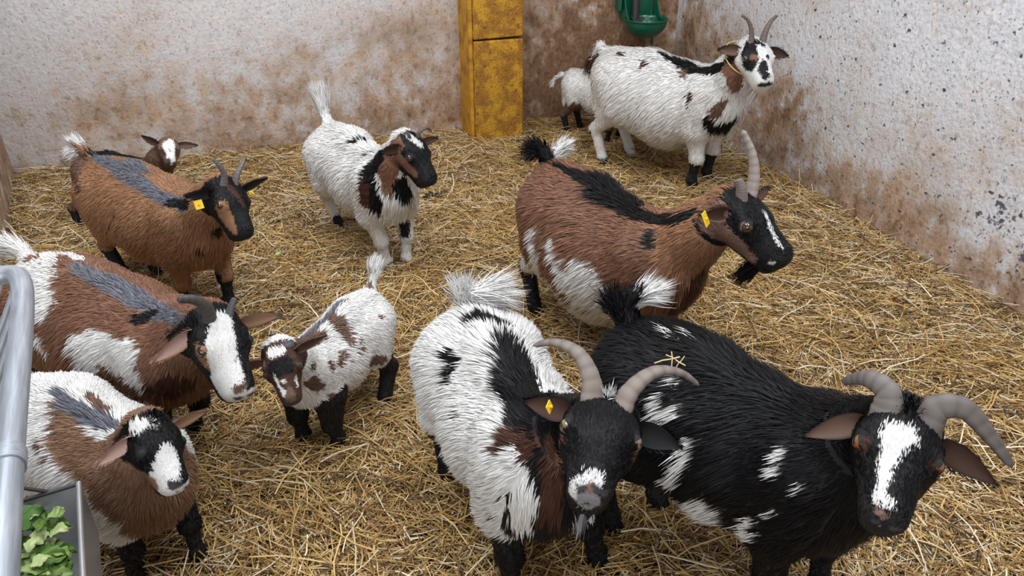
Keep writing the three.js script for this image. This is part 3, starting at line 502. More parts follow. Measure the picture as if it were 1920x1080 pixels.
PATCH.C = [
  ['W', [[-0.24, 0.27, 0.07, 0.11], [-0.06, 0.21, 0.06, 0.16], [0.1, 0.22, 0.05, 0.13]]],
  ['R', [[0.339, 0.578, 0.048, 0.055], [0.352, 0.51, 0.051, 0.055]]],
  ['K', [[-0.269, 0.592, 0.015, 0.013], [-0.125, 0.604, 0.027, 0.023], [-0.014, 0.584, 0.015, 0.025], [0.091, 0.571, 0.03, 0.027], [0.181, 0.577, 0.037, 0.032], [0.247, 0.595, 0.024, 0.026], [0.316, 0.624, 0.024, 0.018], [0.355, 0.657, -0.004, 0.01]]],
  ['K', [[0.256, 0.561, 0.074, 0.02], [0.275, 0.536, 0.093, 0.011]]],
  ['D', [[0.385, 0.488, -0.03, 0.025], [0.375, 0.428, 0.007, 0.031], [0.349, 0.358, 0.015, 0.037]]],
  ['W', [[-0.059, 0.445, 0.183, 0.016], [-0.014, 0.398, 0.202, 0.025], [0.052, 0.36, 0.206, 0.044], [0.101, 0.33, 0.19, 0.052], [0.166, 0.308, 0.16, 0.044], [0.219, 0.323, 0.15, 0.032]]],
  ['W', [[0.077, 0.428, 0.185, 0.022], [0.116, 0.39, 0.183, 0.043], [0.166, 0.36, 0.166, 0.032]]],
  ['W', [[0.298, 0.428, 0.117, 0.011], [0.275, 0.39, 0.131, 0.021], [0.238, 0.355, 0.146, 0.024]]],
  ['W', [[-0.156, 0.443, 0.186, 0.015], [-0.134, 0.375, 0.194, 0.029], [-0.134, 0.315, 0.185, 0.025]]],
  ['Q', [[0.421, 0.668, -0.006, 0.029], [0.406, 0.623, 0, 0.029], [0.45, 0.603, -0.011, 0.034], [0.481, 0.584, -0.028, 0.026], [0.511, 0.555, -0.048, 0.017]]],
  ['Q', [[0.491, 0.653, -0.02, 0.01]]],
  ['W', [[0.5, 0.671, -0.093, 0.007], [0.536, 0.64, -0.083, 0.006], [0.576, 0.605, -0.085, 0.005]]],
  ['W', [[0.564, 0.563, -0.06, 0.005], [0.575, 0.565, -0.064, 0.004]]],
];
PATCH.D = [
  ['W', [[-0.27, 0.3, 0.1, 0.09], [-0.29, 0.2, 0.09, 0.07], [-0.287, 0.07, 0.088, 0.045]]],
  ['K', [[-0.285, 0.045, 0.088, 0.034]]],
  ['K', [[-0.255, 0.045, -0.119, 0.034]]],
  ['W', [[-0.25, 0.3, -0.1, 0.09], [-0.27, 0.2, -0.11, 0.07], [-0.259, 0.07, -0.119, 0.045]]],
  ['W', [[0.2, 0.3, 0.09, 0.1], [0.2, 0.22, 0.085, 0.06]]],
  ['K', [[-0.054, 0.596, 0.012, 0.01], [0.056, 0.577, 0.025, 0.03], [0.137, 0.563, 0.048, 0.031], [0.239, 0.587, 0.089, 0.026], [0.298, 0.618, 0.109, 0.021]]],
  ['M', [[0.109, 0.546, 0.075, 0.022], [0.127, 0.529, 0.102, 0.01]]],
  ['D', [[-0.223, 0.577, 0.071, 0.021]]],
  ['D', [[-0.092, 0.559, 0.089, 0.021]]],
  ['D', [[0.182, 0.476, 0.151, 0.016], [0.182, 0.438, 0.158, 0.011]]],
  ['B', [[0.335, 0.617, 0.116, 0.031], [0.361, 0.598, 0.115, 0.028], [0.362, 0.537, 0.101, 0.027]]],
  ['K', [[0.346, 0.672, 0.118, 0.023], [0.317, 0.635, 0.108, 0.02]]],
  ['M', [[0.32, 0.465, 0.106, 0.018], [0.299, 0.42, 0.118, 0.029]]],
  ['K', [[0.27, 0.384, 0.136, 0.018], [0.293, 0.345, 0.106, 0.03], [0.331, 0.349, 0.064, 0.035], [0.359, 0.384, 0.048, 0.02]]],
  ['K', [[0.406, 0.719, 0.12, 0.021], [0.424, 0.683, 0.159, 0.038], [0.434, 0.654, 0.169, 0.032]]],
  ['B', [[0.445, 0.675, 0.16, 0.014]]],
  ['K', [[0.414, 0.722, 0.109, 0.017], [0.447, 0.712, 0.09, 0.015]]],
  ['W', [[0.442, 0.709, 0.111, 0.012], [0.466, 0.685, 0.134, 0.015]]],
  ['K', [[0.496, 0.642, 0.172, 0.022], [0.488, 0.656, 0.156, 0.018]]],
  ['K', [[0.518, 0.621, 0.187, 0.016]]],
  ['K', [[0.506, 0.583, 0.198, 0.011], [0.53, 0.59, 0.182, 0.012]]],
  ['K', [[0.484, 0.677, 0.118, 0.011]]],
];
PATCH.F = [
  ['K', [[0.423, 0.696, 0, 0.023], [0.405, 0.687, 0.025, 0.02]]],
  ['K', [[-0.009, 0.575, 0.029, 0.015], [0.009, 0.579, 0.009, 0.027], [0.024, 0.577, -0.014, 0.014]]],
  ['K', [[0.149, 0.559, 0.049, 0.012], [0.153, 0.568, 0.018, 0.011]]],
  ['K', [[0.333, 0.609, 0.061, 0.039], [0.278, 0.554, 0.088, 0.033], [0.287, 0.509, 0.11, 0.037], [0.306, 0.447, 0.11, 0.04], [0.316, 0.384, 0.093, 0.034]]],
  ['D', [[0.273, 0.482, 0.13, 0.027], [0.275, 0.419, 0.131, 0.029]]],
  ['B', [[0.413, 0.671, 0.029, 0.028], [0.386, 0.609, 0.042, 0.039], [0.362, 0.554, 0.058, 0.036], [0.361, 0.491, 0.055, 0.032]]],
  ['K', [[0.382, 0.503, 0.015, 0.037], [0.383, 0.447, -0.009, 0.035]]],
  ['W', [[0.357, 0.385, 0.052, 0.05], [0.372, 0.391, 0.027, 0.04], [0.366, 0.376, -0.018, 0.026]]],
  ['K', [[0.258, 0.249, -0.053, 0.029], [0.265, 0.2, -0.049, 0.022]]],
  ['B', [[0.433, 0.618, 0.031, 0.022], [0.466, 0.581, 0.007, 0.022], [0.474, 0.563, -0.003, 0.015]]],
  ['W', [[0.43, 0.696, -0.026, 0.014], [0.448, 0.67, -0.054, 0.017]]],
  ['W', [[0.474, 0.636, 0.008, 0.006]]],
  ['K', [[-0.286, 0.086, 0.036, 0.031], [-0.29, 0.041, -0.058, 0.029]]],
];
PATCH.G = [
  ['S', [[-0.373, 0.581, -0.009, 0.027], [-0.16, 0.598, 0.038, 0.03], [-0.024, 0.576, 0.049, 0.03], [0.095, 0.559, 0.058, 0.026], [0.239, 0.559, 0.075, 0.032], [0.345, 0.572, 0.079, 0.031]]],
  ['K', [[-0.399, 0.591, 0.007, 0.017]]],
  ['K', [[0.265, 0.555, 0.081, 0.023], [0.358, 0.577, 0.078, 0.021]]],
  ['D', [[0.001, 0.474, 0.168, 0.009]]],
  ['D', [[-0.334, 0.546, 0.104, 0.011], [-0.254, 0.515, 0.158, 0.012]]],
  ['K', [[0.422, 0.461, 0.029, 0.023]]],
  ['D', [[0.364, 0.38, 0.08, 0.017]]],
  ['O', [[0.543, 0.593, 0.072, 0.027], [0.562, 0.542, 0.066, 0.026], [0.588, 0.516, 0.066, 0.015]]],
  ['D', [[0.525, 0.649, 0.007, 0.015], [0.57, 0.584, -0.002, 0.008]]],
  ['K', [[0.254, 0.176, -0.032, 0.031], [0.267, 0.083, -0.03, 0.031]]],
];
PATCH.I = [
  ['W', [[-0.413, 0.593, 0.013, 0.042], [-0.248, 0.582, 0.072, 0.044], [-0.15, 0.55, 0.129, 0.038]]],
  ['W', [[-0.293, 0.594, -0.008, 0.045], [-0.173, 0.584, 0.082, 0.043], [-0.105, 0.539, 0.133, 0.04]]],
  ['W', [[-0.308, 0.575, -0.068, 0.029], [-0.158, 0.605, -0.036, 0.014]]],
  ['B', [[-0.33, 0.588, 0.023, 0.022]]],
  ['S', [[-0.113, 0.61, 0.007, 0.02], [0.015, 0.597, 0, 0.033], [0.139, 0.582, 0.004, 0.036], [0.27, 0.58, 0.015, 0.031], [0.45, 0.636, 0.066, 0.015]]],
  ['K', [[0.247, 0.571, 0.06, 0.025], [0.27, 0.577, 0.037, 0.027]]],
  ['W', [[0.075, 0.495, 0.164, 0.028], [0.127, 0.494, 0.147, 0.044], [0.21, 0.48, 0.151, 0.054], [0.27, 0.52, 0.13, 0.025], [0.257, 0.458, 0.153, 0.041], [0.291, 0.405, 0.14, 0.02]]],
  ['W', [[0.119, 0.442, 0.174, 0.037]]],
  ['W', [[0.195, 0.36, 0.156, 0.017], [0.24, 0.323, 0.151, 0.02], [0.28, 0.328, 0.13, 0.013]]],
  ['W', [[-0.098, 0.458, 0.182, 0.021], [-0.068, 0.428, 0.191, 0.019]]],
  ['D', [[0.379, 0.413, 0.079, 0.045], [0.324, 0.39, 0.114, 0.033]]],
  ['O', [[0.54, 0.589, 0.108, 0.015], [0.562, 0.548, 0.105, 0.015]]],
  ['W', [[0.543, 0.634, 0.022, 0.027], [0.574, 0.604, 0.056, 0.037], [0.601, 0.556, 0.083, 0.042], [0.617, 0.521, 0.1, 0.047], [0.642, 0.5, 0.102, 0.033]]],
  ['K', [[0.613, 0.554, 0.06, 0.005]]],
  ['M', [[0.65, 0.495, 0.096, 0.013], [0.657, 0.501, 0.075, 0.008]]],
];
PATCH.J = [
  ['U', [[-0.06, 0.598, 0.028, 0.027], [0.036, 0.557, 0.083, 0.051], [0.126, 0.539, 0.096, 0.056], [0.244, 0.544, 0.11, 0.063], [0.26, 0.496, 0.126, 0.063], [0.308, 0.479, 0.091, 0.049], [0.33, 0.447, 0.074, 0.039]]],
  ['U', [[0.27, 0.455, 0.126, 0.053], [0.31, 0.423, 0.094, 0.045], [0.337, 0.415, 0.065, 0.032]]],
  ['M', [[-0.034, 0.587, -0.04, 0.017], [0.052, 0.582, -0.028, 0.019]]],
  ['S', [[-0.124, 0.607, 0.004, 0.012], [-0.039, 0.595, 0.017, 0.021], [0.052, 0.585, 0.012, 0.026], [0.124, 0.576, -0.004, 0.026]]],
  ['M', [[-0.052, 0.536, 0.116, 0.013], [-0.02, 0.525, 0.13, 0.009]]],
  ['M', [[0.012, 0.513, 0.142, 0.013]]],
  ['W', [[0.223, 0.423, 0.151, 0.029], [0.239, 0.399, 0.143, 0.02]]],
  ['U', [[0.328, 0.572, 0.071, 0.029], [0.42, 0.575, 0.08, 0.02]]],
  ['K', [[0.378, 0.684, 0.065, 0.038], [0.372, 0.662, 0.079, 0.025]]],
  ['K', [[0.397, 0.68, 0.02, 0.025], [0.417, 0.66, 0.02, 0.019]]],
  ['W', [[0.43, 0.646, 0.027, 0.022], [0.449, 0.62, 0.05, 0.035], [0.471, 0.586, 0.071, 0.028], [0.484, 0.575, 0.06, 0.02]]],
  ['W', [[0.348, 0.704, 0.044, 0.019], [0.368, 0.699, 0.007, 0.012]]],
  ['N', [[0.479, 0.585, 0.062, 0.013], [0.486, 0.575, 0.044, 0.008]]],
];
PATCH.K = [
  ['S', [[-0.116, 0.598, 0.014, 0.013], [-0.014, 0.583, 0.014, 0.021], [0.071, 0.569, 0.023, 0.021], [0.156, 0.566, 0.023, 0.022], [0.351, 0.684, -0.095, 0.015]]],
  ['M', [[0.003, 0.578, -0.02, 0.034], [0.011, 0.546, -0.068, 0.033], [0.03, 0.511, -0.109, 0.019]]],
  ['M', [[0.113, 0.565, -0.02, 0.033], [0.165, 0.572, -0.02, 0.033], [0.27, 0.639, -0.067, 0.023]]],
  ['M', [[-0.023, 0.494, -0.126, 0.013], [0.02, 0.456, -0.15, 0.011]]],
  ['M', [[0.088, 0.491, -0.115, 0.016], [0.122, 0.473, -0.127, 0.019]]],
  ['M', [[0.181, 0.507, -0.129, 0.014], [0.181, 0.481, -0.138, 0.014]]],
  ['M', [[0.266, 0.549, -0.111, 0.017]]],
  ['M', [[0.28, 0.473, -0.101, 0.031], [0.257, 0.439, -0.111, 0.028]]],
  ['M', [[0.218, 0.371, -0.134, 0.013]]],
  ['M', [[0.071, 0.456, -0.142, 0.008]]],
  ['M', [[-0.184, 0.522, -0.129, 0.012]]],
  ['M', [[-0.263, 0.553, 0.069, 0.011]]],
  ['M', [[-0.29, 0.588, -0.008, 0.014]]],
  ['M', [[-0.04, 0.388, -0.157, 0.027], [-0.116, 0.345, -0.163, 0.026]]],
  ['K', [[-0.348, 0.669, -0.002, 0.013]]],
  ['K', [[0.415, 0.639, -0.118, 0.036], [0.442, 0.624, -0.096, 0.029]]],
  ['W', [[0.409, 0.674, -0.062, 0.019], [0.388, 0.68, -0.088, 0.016]]],
  ['Q', [[0.438, 0.634, -0.036, 0.017]]],
  ['W', [[0.449, 0.613, -0.092, 0.005], [0.459, 0.574, -0.122, 0.006], [0.467, 0.555, -0.147, 0.011]]],
  ['W', [[0.402, 0.592, -0.154, 0.006], [0.414, 0.563, -0.169, 0.006]]],
  ['W', [[0.445, 0.592, -0.131, 0.009]]],
  ['M', [[0.451, 0.564, -0.161, 0.014], [0.462, 0.54, -0.172, 0.019]]],
];
PATCH.H = [
  ['D', [[0.437, 0.689, 0.109, 0.027], [0.459, 0.659, 0.145, 0.018]]],
  ['D', [[0.489, 0.674, 0.061, 0.013], [0.498, 0.647, 0.087, 0.012]]],
  ['W', [[0.438, 0.721, 0.027, 0.02], [0.448, 0.707, 0.071, 0.041], [0.485, 0.668, 0.119, 0.028], [0.492, 0.649, 0.157, 0.037], [0.492, 0.641, 0.163, 0.037]]],
  ['K', [[0.469, 0.681, 0.103, 0.008]]],
  ['N', [[0.489, 0.638, 0.166, 0.016], [0.493, 0.618, 0.168, 0.01]]],
  ['M', [[0.449, 0.629, 0.158, 0.035], [0.459, 0.597, 0.162, 0.035]]],
];
PATCH.E = [
  ['M', [[-0.113, 0.302, 0.128, 0.069], [-0.201, 0.246, 0.112, 0.056]]],
  ['M', [[0.096, 0.409, 0.146, 0.025], [0.042, 0.246, 0.053, 0.037]]],
];

const SPECS = {
  A: { label: 'long-haired white and black goat with wide curved horns looking up at the viewer', X: -0.005, Z: -1.268, hd: -67, sc: 0.866, bl: 0.87, fat: 0.88, seed: 1, cell: 0.0065, hair: 62000, fur: 1.2, hairWidth: 0.0030,
    head: [[0.306, 0.666, -0.086], [0.818, 0.103, 0.566], [-0.006, 0.985, -0.171]], hs: 1.051, hoof: { FL: [0.195, 0, -0.16], FR: [0.2, 0, 0.08] },
    base: 'W', zones: { head: 'K', muzzle: 'K', neck: 'K', throat: 'K', leg: 'K', shank: 'K' }, tail: [[-0.29, 0.53, 0], [-0.315, 0.585, -0.01], [-0.295, 0.60, -0.06]],
    tufts: [[[-0.30, 0.60, -0.03], 0.025, [0.3, 0.1, -1], 0.12, 'W', 900, 0.45], [[-0.31, 0.59, 0.0], 0.025, [-0.2, 1, 0.1], 0.07, 'W', 500, 0.5], [[0.17, -0.118, 0], 0.006, [0.1, -1, 0], 0.075, 'G', 45, 0.06, 'h'], [[0.0, 0.0, 0.0], 0.016, [0.3, 1, 0.1], 0.03, 'W', 120, 0.5, 'h']],
    ears: [ear(-1, 'K', 'K', { dir: [0.1, -0.12, -1], len: 0.098, face: [0.8, 0.3, -0.1] }), ear(1, 'K', 'D', { dir: [0.0, -0.02, 1], len: 0.098 })], tags: [[1, 0.45, 0.026, tagYellow, 'yellow ear tag', 0.7, [0.03, 0.02, 0]]], eye: [0.22, 0.17, 0.1],
    horns: [1, -1].map((s) => [[[0.025, -0.02, s * 0.026], [0.0, 0.03, s * 0.038], [-0.03, 0.065, s * 0.075], [-0.05, 0.065, s * 0.125], [-0.055, 0.045, s * 0.165]], 0.027, 0.006, 0.68, [0.25, 0.205, 0.18]]) },
  B: { label: 'glossy black goat with white blaze and curved horns at the front right', X: 0.448, Z: -1.186, hd: -43.5, sc: 0.932, bl: 0.853, fat: 0.93, seed: 2, cell: 0.0065, hair: 62000, fur: 1.0, hairWidth: 0.0026,
    head: [[0.316, 0.684, 0.055], [0.263, -0.288, 0.921], [0.126, 0.956, 0.263]], hs: 0.925, hoof: { FR: [0.143, 0, 0.07], FL: [0.236, 0, -0.066], HL: [-0.189, 0, -0.05] },
    base: 'K', zones: {}, tail: [[-0.285, 0.54, 0], [-0.32, 0.6, -0.005], [-0.3, 0.625, -0.03]],
    tufts: [[[-0.32, 0.6, 0.01], 0.025, [-0.5, 1, 0.1], 0.06, 'K', 500, 0.5], [[-0.3, 0.615, -0.04], 0.02, [0.5, 0.45, -1], 0.08, 'W', 500, 0.4], [[0.18, -0.09, 0], 0.012, [0.1, -1, 0], 0.03, 'K', 80, 0.3, 'h'], [[0.0, 0.0, 0.0], 0.02, [0.2, 1, 0], 0.025, 'K', 150, 0.5, 'h']],
    ears: [ear(-1, 'K', 'D', { dir: [0.3, -0.25, -1], len: 0.12 }), ear(1, 'K', 'M', { dir: [0.5, -0.35, 0.9], len: 0.12 })], eye: [0.2, 0.085, 0.03],
    horns: [[[[0.025, -0.02, -0.032], [-0.005, 0.025, -0.042], [-0.012, 0.035, -0.08], [0.012, 0.012, -0.13], [0.042, -0.015, -0.175]], 0.032, 0.007, 0.6, [0.15, 0.125, 0.115]], [[[0.025, -0.02, 0.032], [-0.008, 0.025, 0.042], [-0.03, 0.02, 0.075], [-0.045, -0.01, 0.10], [-0.05, -0.035, 0.115]], 0.032, 0.008, 0.6, [0.19, 0.165, 0.155]]] },
  C: { label: 'large brown goat with white belly and black beard in profile, yellow tag in the ear', X: 0.299, Z: -2.066, hd: -56, sc: 0.93, bl: 1.0, fat: 1.12, drop: 0.045, seed: 3, cell: 0.0075, hair: 42000, fur: 1.05, hairWidth: 0.0036,
    head: [[0.424, 0.706, -0.081], [0.86, -0.484, -0.164], [0.453, 0.87, -0.194]], hs: 0.977, hoof: { HR: [-0.276, 0, 0.099] },
    base: 'B', zones: { head: 'K', muzzle: 'K', shank: 'K', spine: 'K', neck: 'R', tail: 'K' }, tail: [[-0.33, 0.55, 0], [-0.36, 0.61, 0.01], [-0.37, 0.635, 0.03]],
    tufts: [[[-0.37, 0.62, 0.02], 0.02, [-0.6, 0.1, 0.5], 0.08, 'K', 500, 0.6], [[-0.345, 0.61, -0.03], 0.02, [0.3, 0.6, -0.6], 0.07, 'W', 400, 0.4], [[0.16, -0.112, 0], 0.018, [-0.15, -1, 0], 0.085, 'K', 420, 0.16, 'h']],
    ears: [ear(1, 'Q', 'D', { dir: [-0.35, -0.15, 0.8], len: 0.1 }), ear(-1, 'K', 'Q', { dir: [-0.1, 0.15, -1], len: 0.13 })], tags: [[1, 0.7, 0.032, tagYellow, 'yellow ear tag', 1.2, [0.01, 0.0, 0.03]]],
    horns: [[[[0.02, -0.012, -0.024], [-0.012, 0.045, -0.028], [-0.06, 0.09, -0.03], [-0.125, 0.118, -0.035]], 0.023, 0.009, 0.7, [0.38, 0.31, 0.28]], [[[0.02, -0.012, 0.024], [-0.005, 0.025, 0.032], [-0.03, 0.04, 0.035]], 0.022, 0.014, 0.7, [0.25, 0.2, 0.18]]] },
  D: { label: 'large white goat with brown and black patches and white beard in the far corner', X: 0.743, Z: -3.558, hd: -39.9, sc: 1.013, bl: 1.03, fat: 1.08, drop: 0.03, seed: 4, cell: 0.009, hair: 28000, fur: 0.8, hairWidth: 0.0046,
    head: [[0.406, 0.725, 0.077], [0.673, -0.479, 0.563], [0.398, 0.877, 0.271]], hs: 0.933, hoof: { FR: [0.206, 0, 0.081], FL: [0.212, 0, -0.056], HR: [-0.287, 0, 0.088], HL: [-0.259, 0, -0.119] },
    base: 'W', zones: { shank: 'K' }, tail: [[-0.35, 0.55, 0], [-0.40, 0.58, 0.0], [-0.43, 0.53, 0]],
    tufts: [[[-0.42, 0.54, 0], 0.02, [-0.4, -1, 0], 0.12, 'D', 300, 0.3], [[0.165, -0.112, 0], 0.012, [-0.15, -1, 0], 0.1, 'W', 120, 0.1, 'h']],
    ears: [ear(-1, 'K', 'D', { dir: [0.1, -0.2, -1], len: 0.12 }), ear(1, 'D', 'M', { dir: [-0.4, -0.3, 0.9], len: 0.1 })], cord: 1,
    horns: [1, -1].map((s) => [[[0.022, -0.012, s * 0.024], [-0.012, 0.042, s * 0.034], [-0.038, 0.075, s * 0.055], [-0.055, 0.09, s * 0.085]], 0.02, 0.006, 0.7, [0.16, 0.12, 0.105]]) },
  F: { label: 'white goat with brown shoulders and black face, white tail held upright', X: -0.565, Z: -2.731, hd: -53.4, sc: 0.822, bl: 1.034, fat: 0.86, seed: 5, cell: 0.009, hair: 30000, fur: 0.95, hairWidth: 0.0044,
    head: [[0.408, 0.699, -0.04], [0.696, -0.696, -0.176], [0.637, 0.712, -0.295]], hs: 0.930, hoof: { FR: [0.227, 0, 0.034], FL: [0.253, 0, -0.054], HR: [-0.301, 0, 0.03], HL: [-0.298, 0, -0.08] },
    base: 'W', zones: { head: 'K', muzzle: 'K' }, tail: [[-0.335, 0.55, 0], [-0.38, 0.63, 0], [-0.405, 0.70, 0.01]],
    tufts: [[[-0.385, 0.65, 0], 0.03, [-0.25, 1, 0.05], 0.11, 'W', 900, 0.22]],
    ears: [ear(1, 'K', 'D', { dir: [-0.15, -0.25, 1], len: 0.11 }), ear(-1, 'D', 'M', { dir: [0.05, 0.05, -1], len: 0.13 })],
    horns: [[[[0.022, -0.012, -0.024], [0.0, 0.03, -0.03], [0.0, 0.045, -0.06], [0.01, 0.03, -0.1]], 0.015, 0.005, 0.7, [0.1, 0.085, 0.08]], [[[0.022, -0.012, 0.024], [0.0, 0.014, 0.03], [-0.02, 0.02, 0.034]], 0.013, 0.006, 0.7, [0.09, 0.07, 0.065]]] },
  G: { label: 'reddish brown goat with grey back stripe, upright horns and yellow ear tag', X: -1.2, Z: -2.363, hd: -33.9, sc: 0.83, bl: 1.13, fat: 1.0, withers: -0.02, seed: 6, cell: 0.0085, hair: 38000, fur: 0.75, hairWidth: 0.0036,
    head: [[0.496, 0.661, -0.008], [0.702, -0.693, 0.163], [0.712, 0.683, -0.165]], hs: 0.945, hoof: { FR: [0.117, 0, 0.06], FL: [0.285, 0, -0.05], HR: [-0.289, 0, 0.06], HL: [-0.25, 0, -0.06] },
    base: 'O', zones: { head: 'K', muzzle: 'K', shank: 'K', spine: 'S' }, tail: [[-0.385, 0.55, 0], [-0.44, 0.60, 0.01], [-0.465, 0.625, 0.03]],
    tufts: [[[-0.455, 0.615, 0.01], 0.02, [-0.5, 0.7, 0.3], 0.06, 'W', 350, 0.4], [[-0.46, 0.6, 0.03], 0.02, [-0.8, -0.3, 0.4], 0.06, 'W', 250, 0.4]],
    ears: [ear(1, 'K', 'K', { dir: [-0.05, -0.15, 1], len: 0.105 }), ear(-1, 'D', 'K', { dir: [-0.15, 0.3, -1], len: 0.135 })], tags: [[1, 0.55, 0.03, tagYellow, 'yellow ear tag', 1.1, [0.03, -0.02, 0.0]], [-1, 0.3, 0.016, tagYellow, 'small yellow ear tag', 1.0, [0.03, 0, 0]]],
    horns: [1, -1].map((s) => [[[0.022, -0.012, s * 0.024], [-0.01, 0.035, s * 0.03], [-0.035, 0.06, s * 0.05], [-0.065, 0.07, s * 0.075]], 0.019, 0.006, 0.7, [0.17, 0.15, 0.15]]) },
  I: { label: 'brown and white goat with white face beside the metal rail', X: -1.008, Z: -1.637, hd: -30.1, sc: 0.821, bl: 1.155, fat: 1.08, seed: 7, cell: 0.0075, hair: 46000, fur: 0.85, hairWidth: 0.0032,
    head: [[0.515, 0.645, 0.011], [0.728, -0.62, 0.293], [0.659, 0.75, -0.05]], hs: 1.055, hoof: { FL: [0.17, 0, -0.06] },
    base: 'B', zones: { head: 'K', muzzle: 'W', shank: 'K', leg: 'K' }, tail: [[-0.37, 0.55, 0], [-0.43, 0.585, 0], [-0.47, 0.58, 0]],
    tufts: [[[-0.45, 0.585, 0], 0.022, [-1, 0.15, 0], 0.1, 'W', 500, 0.3]],
    ears: [ear(1, 'T', 'P', { dir: [0.3, -0.4, 0.85], len: 0.115, droop: 0.4 }), ear(-1, 'M', 'T', { dir: [0.05, 0.0, -1], len: 0.135 })],
    horns: [[[[0.022, -0.012, 0.024], [0.0, 0.03, 0.036], [-0.02, 0.055, 0.07], [-0.03, 0.055, 0.11]], 0.021, 0.009, 0.8, [0.075, 0.065, 0.06]], [[[0.022, -0.012, -0.024], [0.0, 0.02, -0.032], [-0.015, 0.035, -0.042]], 0.016, 0.008, 0.7, [0.1, 0.1, 0.1]]] },
  J: { label: 'small brown and white goat with black legs next to the trough of leaves', X: -0.875, Z: -1.23, hd: -31.8, sc: 0.697, bl: 0.95, fat: 1.0, seed: 8, cell: 0.008, hair: 42000, fur: 0.95, hairWidth: 0.0034, sleepy: 1,
    head: [[0.348, 0.7, -0.003], [0.802, -0.558, 0.214], [0.596, 0.774, -0.214]], hs: 0.889, hoof: { FR: [0.14, 0, 0.078], FL: [0.249, 0, -0.072] },
    base: 'W', zones: { head: 'K', muzzle: 'W', shank: 'K', leg: 'K', neck: 'U', throat: 'U' }, tail: [[-0.33, 0.55, 0], [-0.37, 0.6, 0]], tufts: [[[-0.36, 0.59, 0], 0.02, [-0.6, 1, 0], 0.06, 'W', 200, 0.4], [[0.0, 0.0, 0.0], 0.02, [0.1, 1, 0], 0.03, 'K', 150, 0.5, 'h']],
    ears: [ear(1, 'P', 'P', { dir: [0.25, -0.45, 0.9], len: 0.12, droop: 0.3 }), ear(-1, 'M', 'T', { dir: [-0.05, 0.12, -1], len: 0.13 })], horns: [] },
  K: { label: 'white spotted kid with black legs lowering its head, tail raised', X: -0.474, Z: -1.67, hd: 244.5, sc: 0.611, bl: 0.9, kid: 1, seed: 9, cell: 0.0085, hair: 34000, fur: 0.7, hairWidth: 0.0040, legThick: 1.3,
    head: [[0.386, 0.683, -0.059], [0.468, -0.668, -0.578], [0.626, 0.713, -0.317]], hs: 0.968, hoof: { FR: [0.189, 0, 0.076], FL: [0.151, 0, -0.087], HL: [-0.188, 0, -0.101], HR: [-0.254, 0, 0.112] },
    base: 'W', zones: { head: 'D', muzzle: 'D', shank: 'K', leg: 'K' }, tail: [[-0.28, 0.54, 0], [-0.34, 0.62, 0], [-0.37, 0.68, 0]],
    tufts: [[[-0.35, 0.65, 0], 0.03, [-0.5, 1, 0], 0.06, 'W', 500, 0.25]],
    ears: [ear(-1, 'M', 'D', { dir: [-0.15, 0.05, -1], len: 0.14 }), ear(1, 'Q', 'Q', { dir: [-0.05, -0.15, 1], len: 0.14 })], horns: [] },
  H: { label: 'small kid with white blazed face peeping out behind the reddish goat', X: -1.591, Z: -2.939, hd: -10.9, sc: 0.59, bl: 0.96, kid: 1, seed: 10, cell: 0.011, hair: 14000, fur: 0.8, hairWidth: 0.0065,
    head: [[0.407, 0.726, 0.01], [0.522, -0.341, 0.782], [0.329, 0.926, 0.184]], hs: 0.922, hoof: { HR: [-0.389, 0, 0.113] },
    base: 'M', zones: { shank: 'K', spine: 'K', throat: 'D' }, tail: [[-0.31, 0.54, 0], [-0.36, 0.58, 0]], tufts: [],
    ears: [ear(1, 'D', 'D', { dir: [-0.2, 0.55, 1], len: 0.13 }), ear(-1, 'D', 'M', { dir: [0.0, 0.0, -1], len: 0.14 })], horns: [] },
  E: { label: 'brown and white kid tucked behind the white goat in the corner', X: 0.475, Z: -4.13, hd: -40, sc: 0.648, bl: 0.9, kid: 1, seed: 11, cell: 0.012, hair: 12000, fur: 0.8, hairWidth: 0.0065,
    head: [[0.40, 0.46, 0.0], [0.95, -0.25, 0.1], [0.25, 0.95, 0]], hs: 1.0, hoof: {},
    base: 'W', zones: { shank: 'K', leg: 'M', haunch: 'W' }, tail: [[-0.29, 0.53, 0], [-0.37, 0.52, 0.03], [-0.44, 0.47, 0.05]], tufts: [[[-0.44, 0.46, 0.05], 0.018, [-0.5, -0.8, 0.2], 0.05, 'W', 160, 0.3]],
    ears: [ear(1, 'M', 'D'), ear(-1, 'M', 'D')], horns: [] },
};
for (const k in SPECS) {
  const P = SPECS[k].patches = PATCH[k] || [];
  if ('ABDHIJK'.includes(k)) { for (const s of [-1, 1]) P.push(['N', [[0.216, -0.046, s * 0.012, 0.0085, 'h'], [0.211, -0.050, s * 0.022, 0.0085, 'h']], 0.3]); P.push(['N', [[0.196, -0.076, -0.03, 0.0065, 'h'], [0.212, -0.075, 0, 0.007, 'h'], [0.196, -0.076, 0.03, 0.0065, 'h']], 0.3]); }
  goat(SPECS[k]);
}


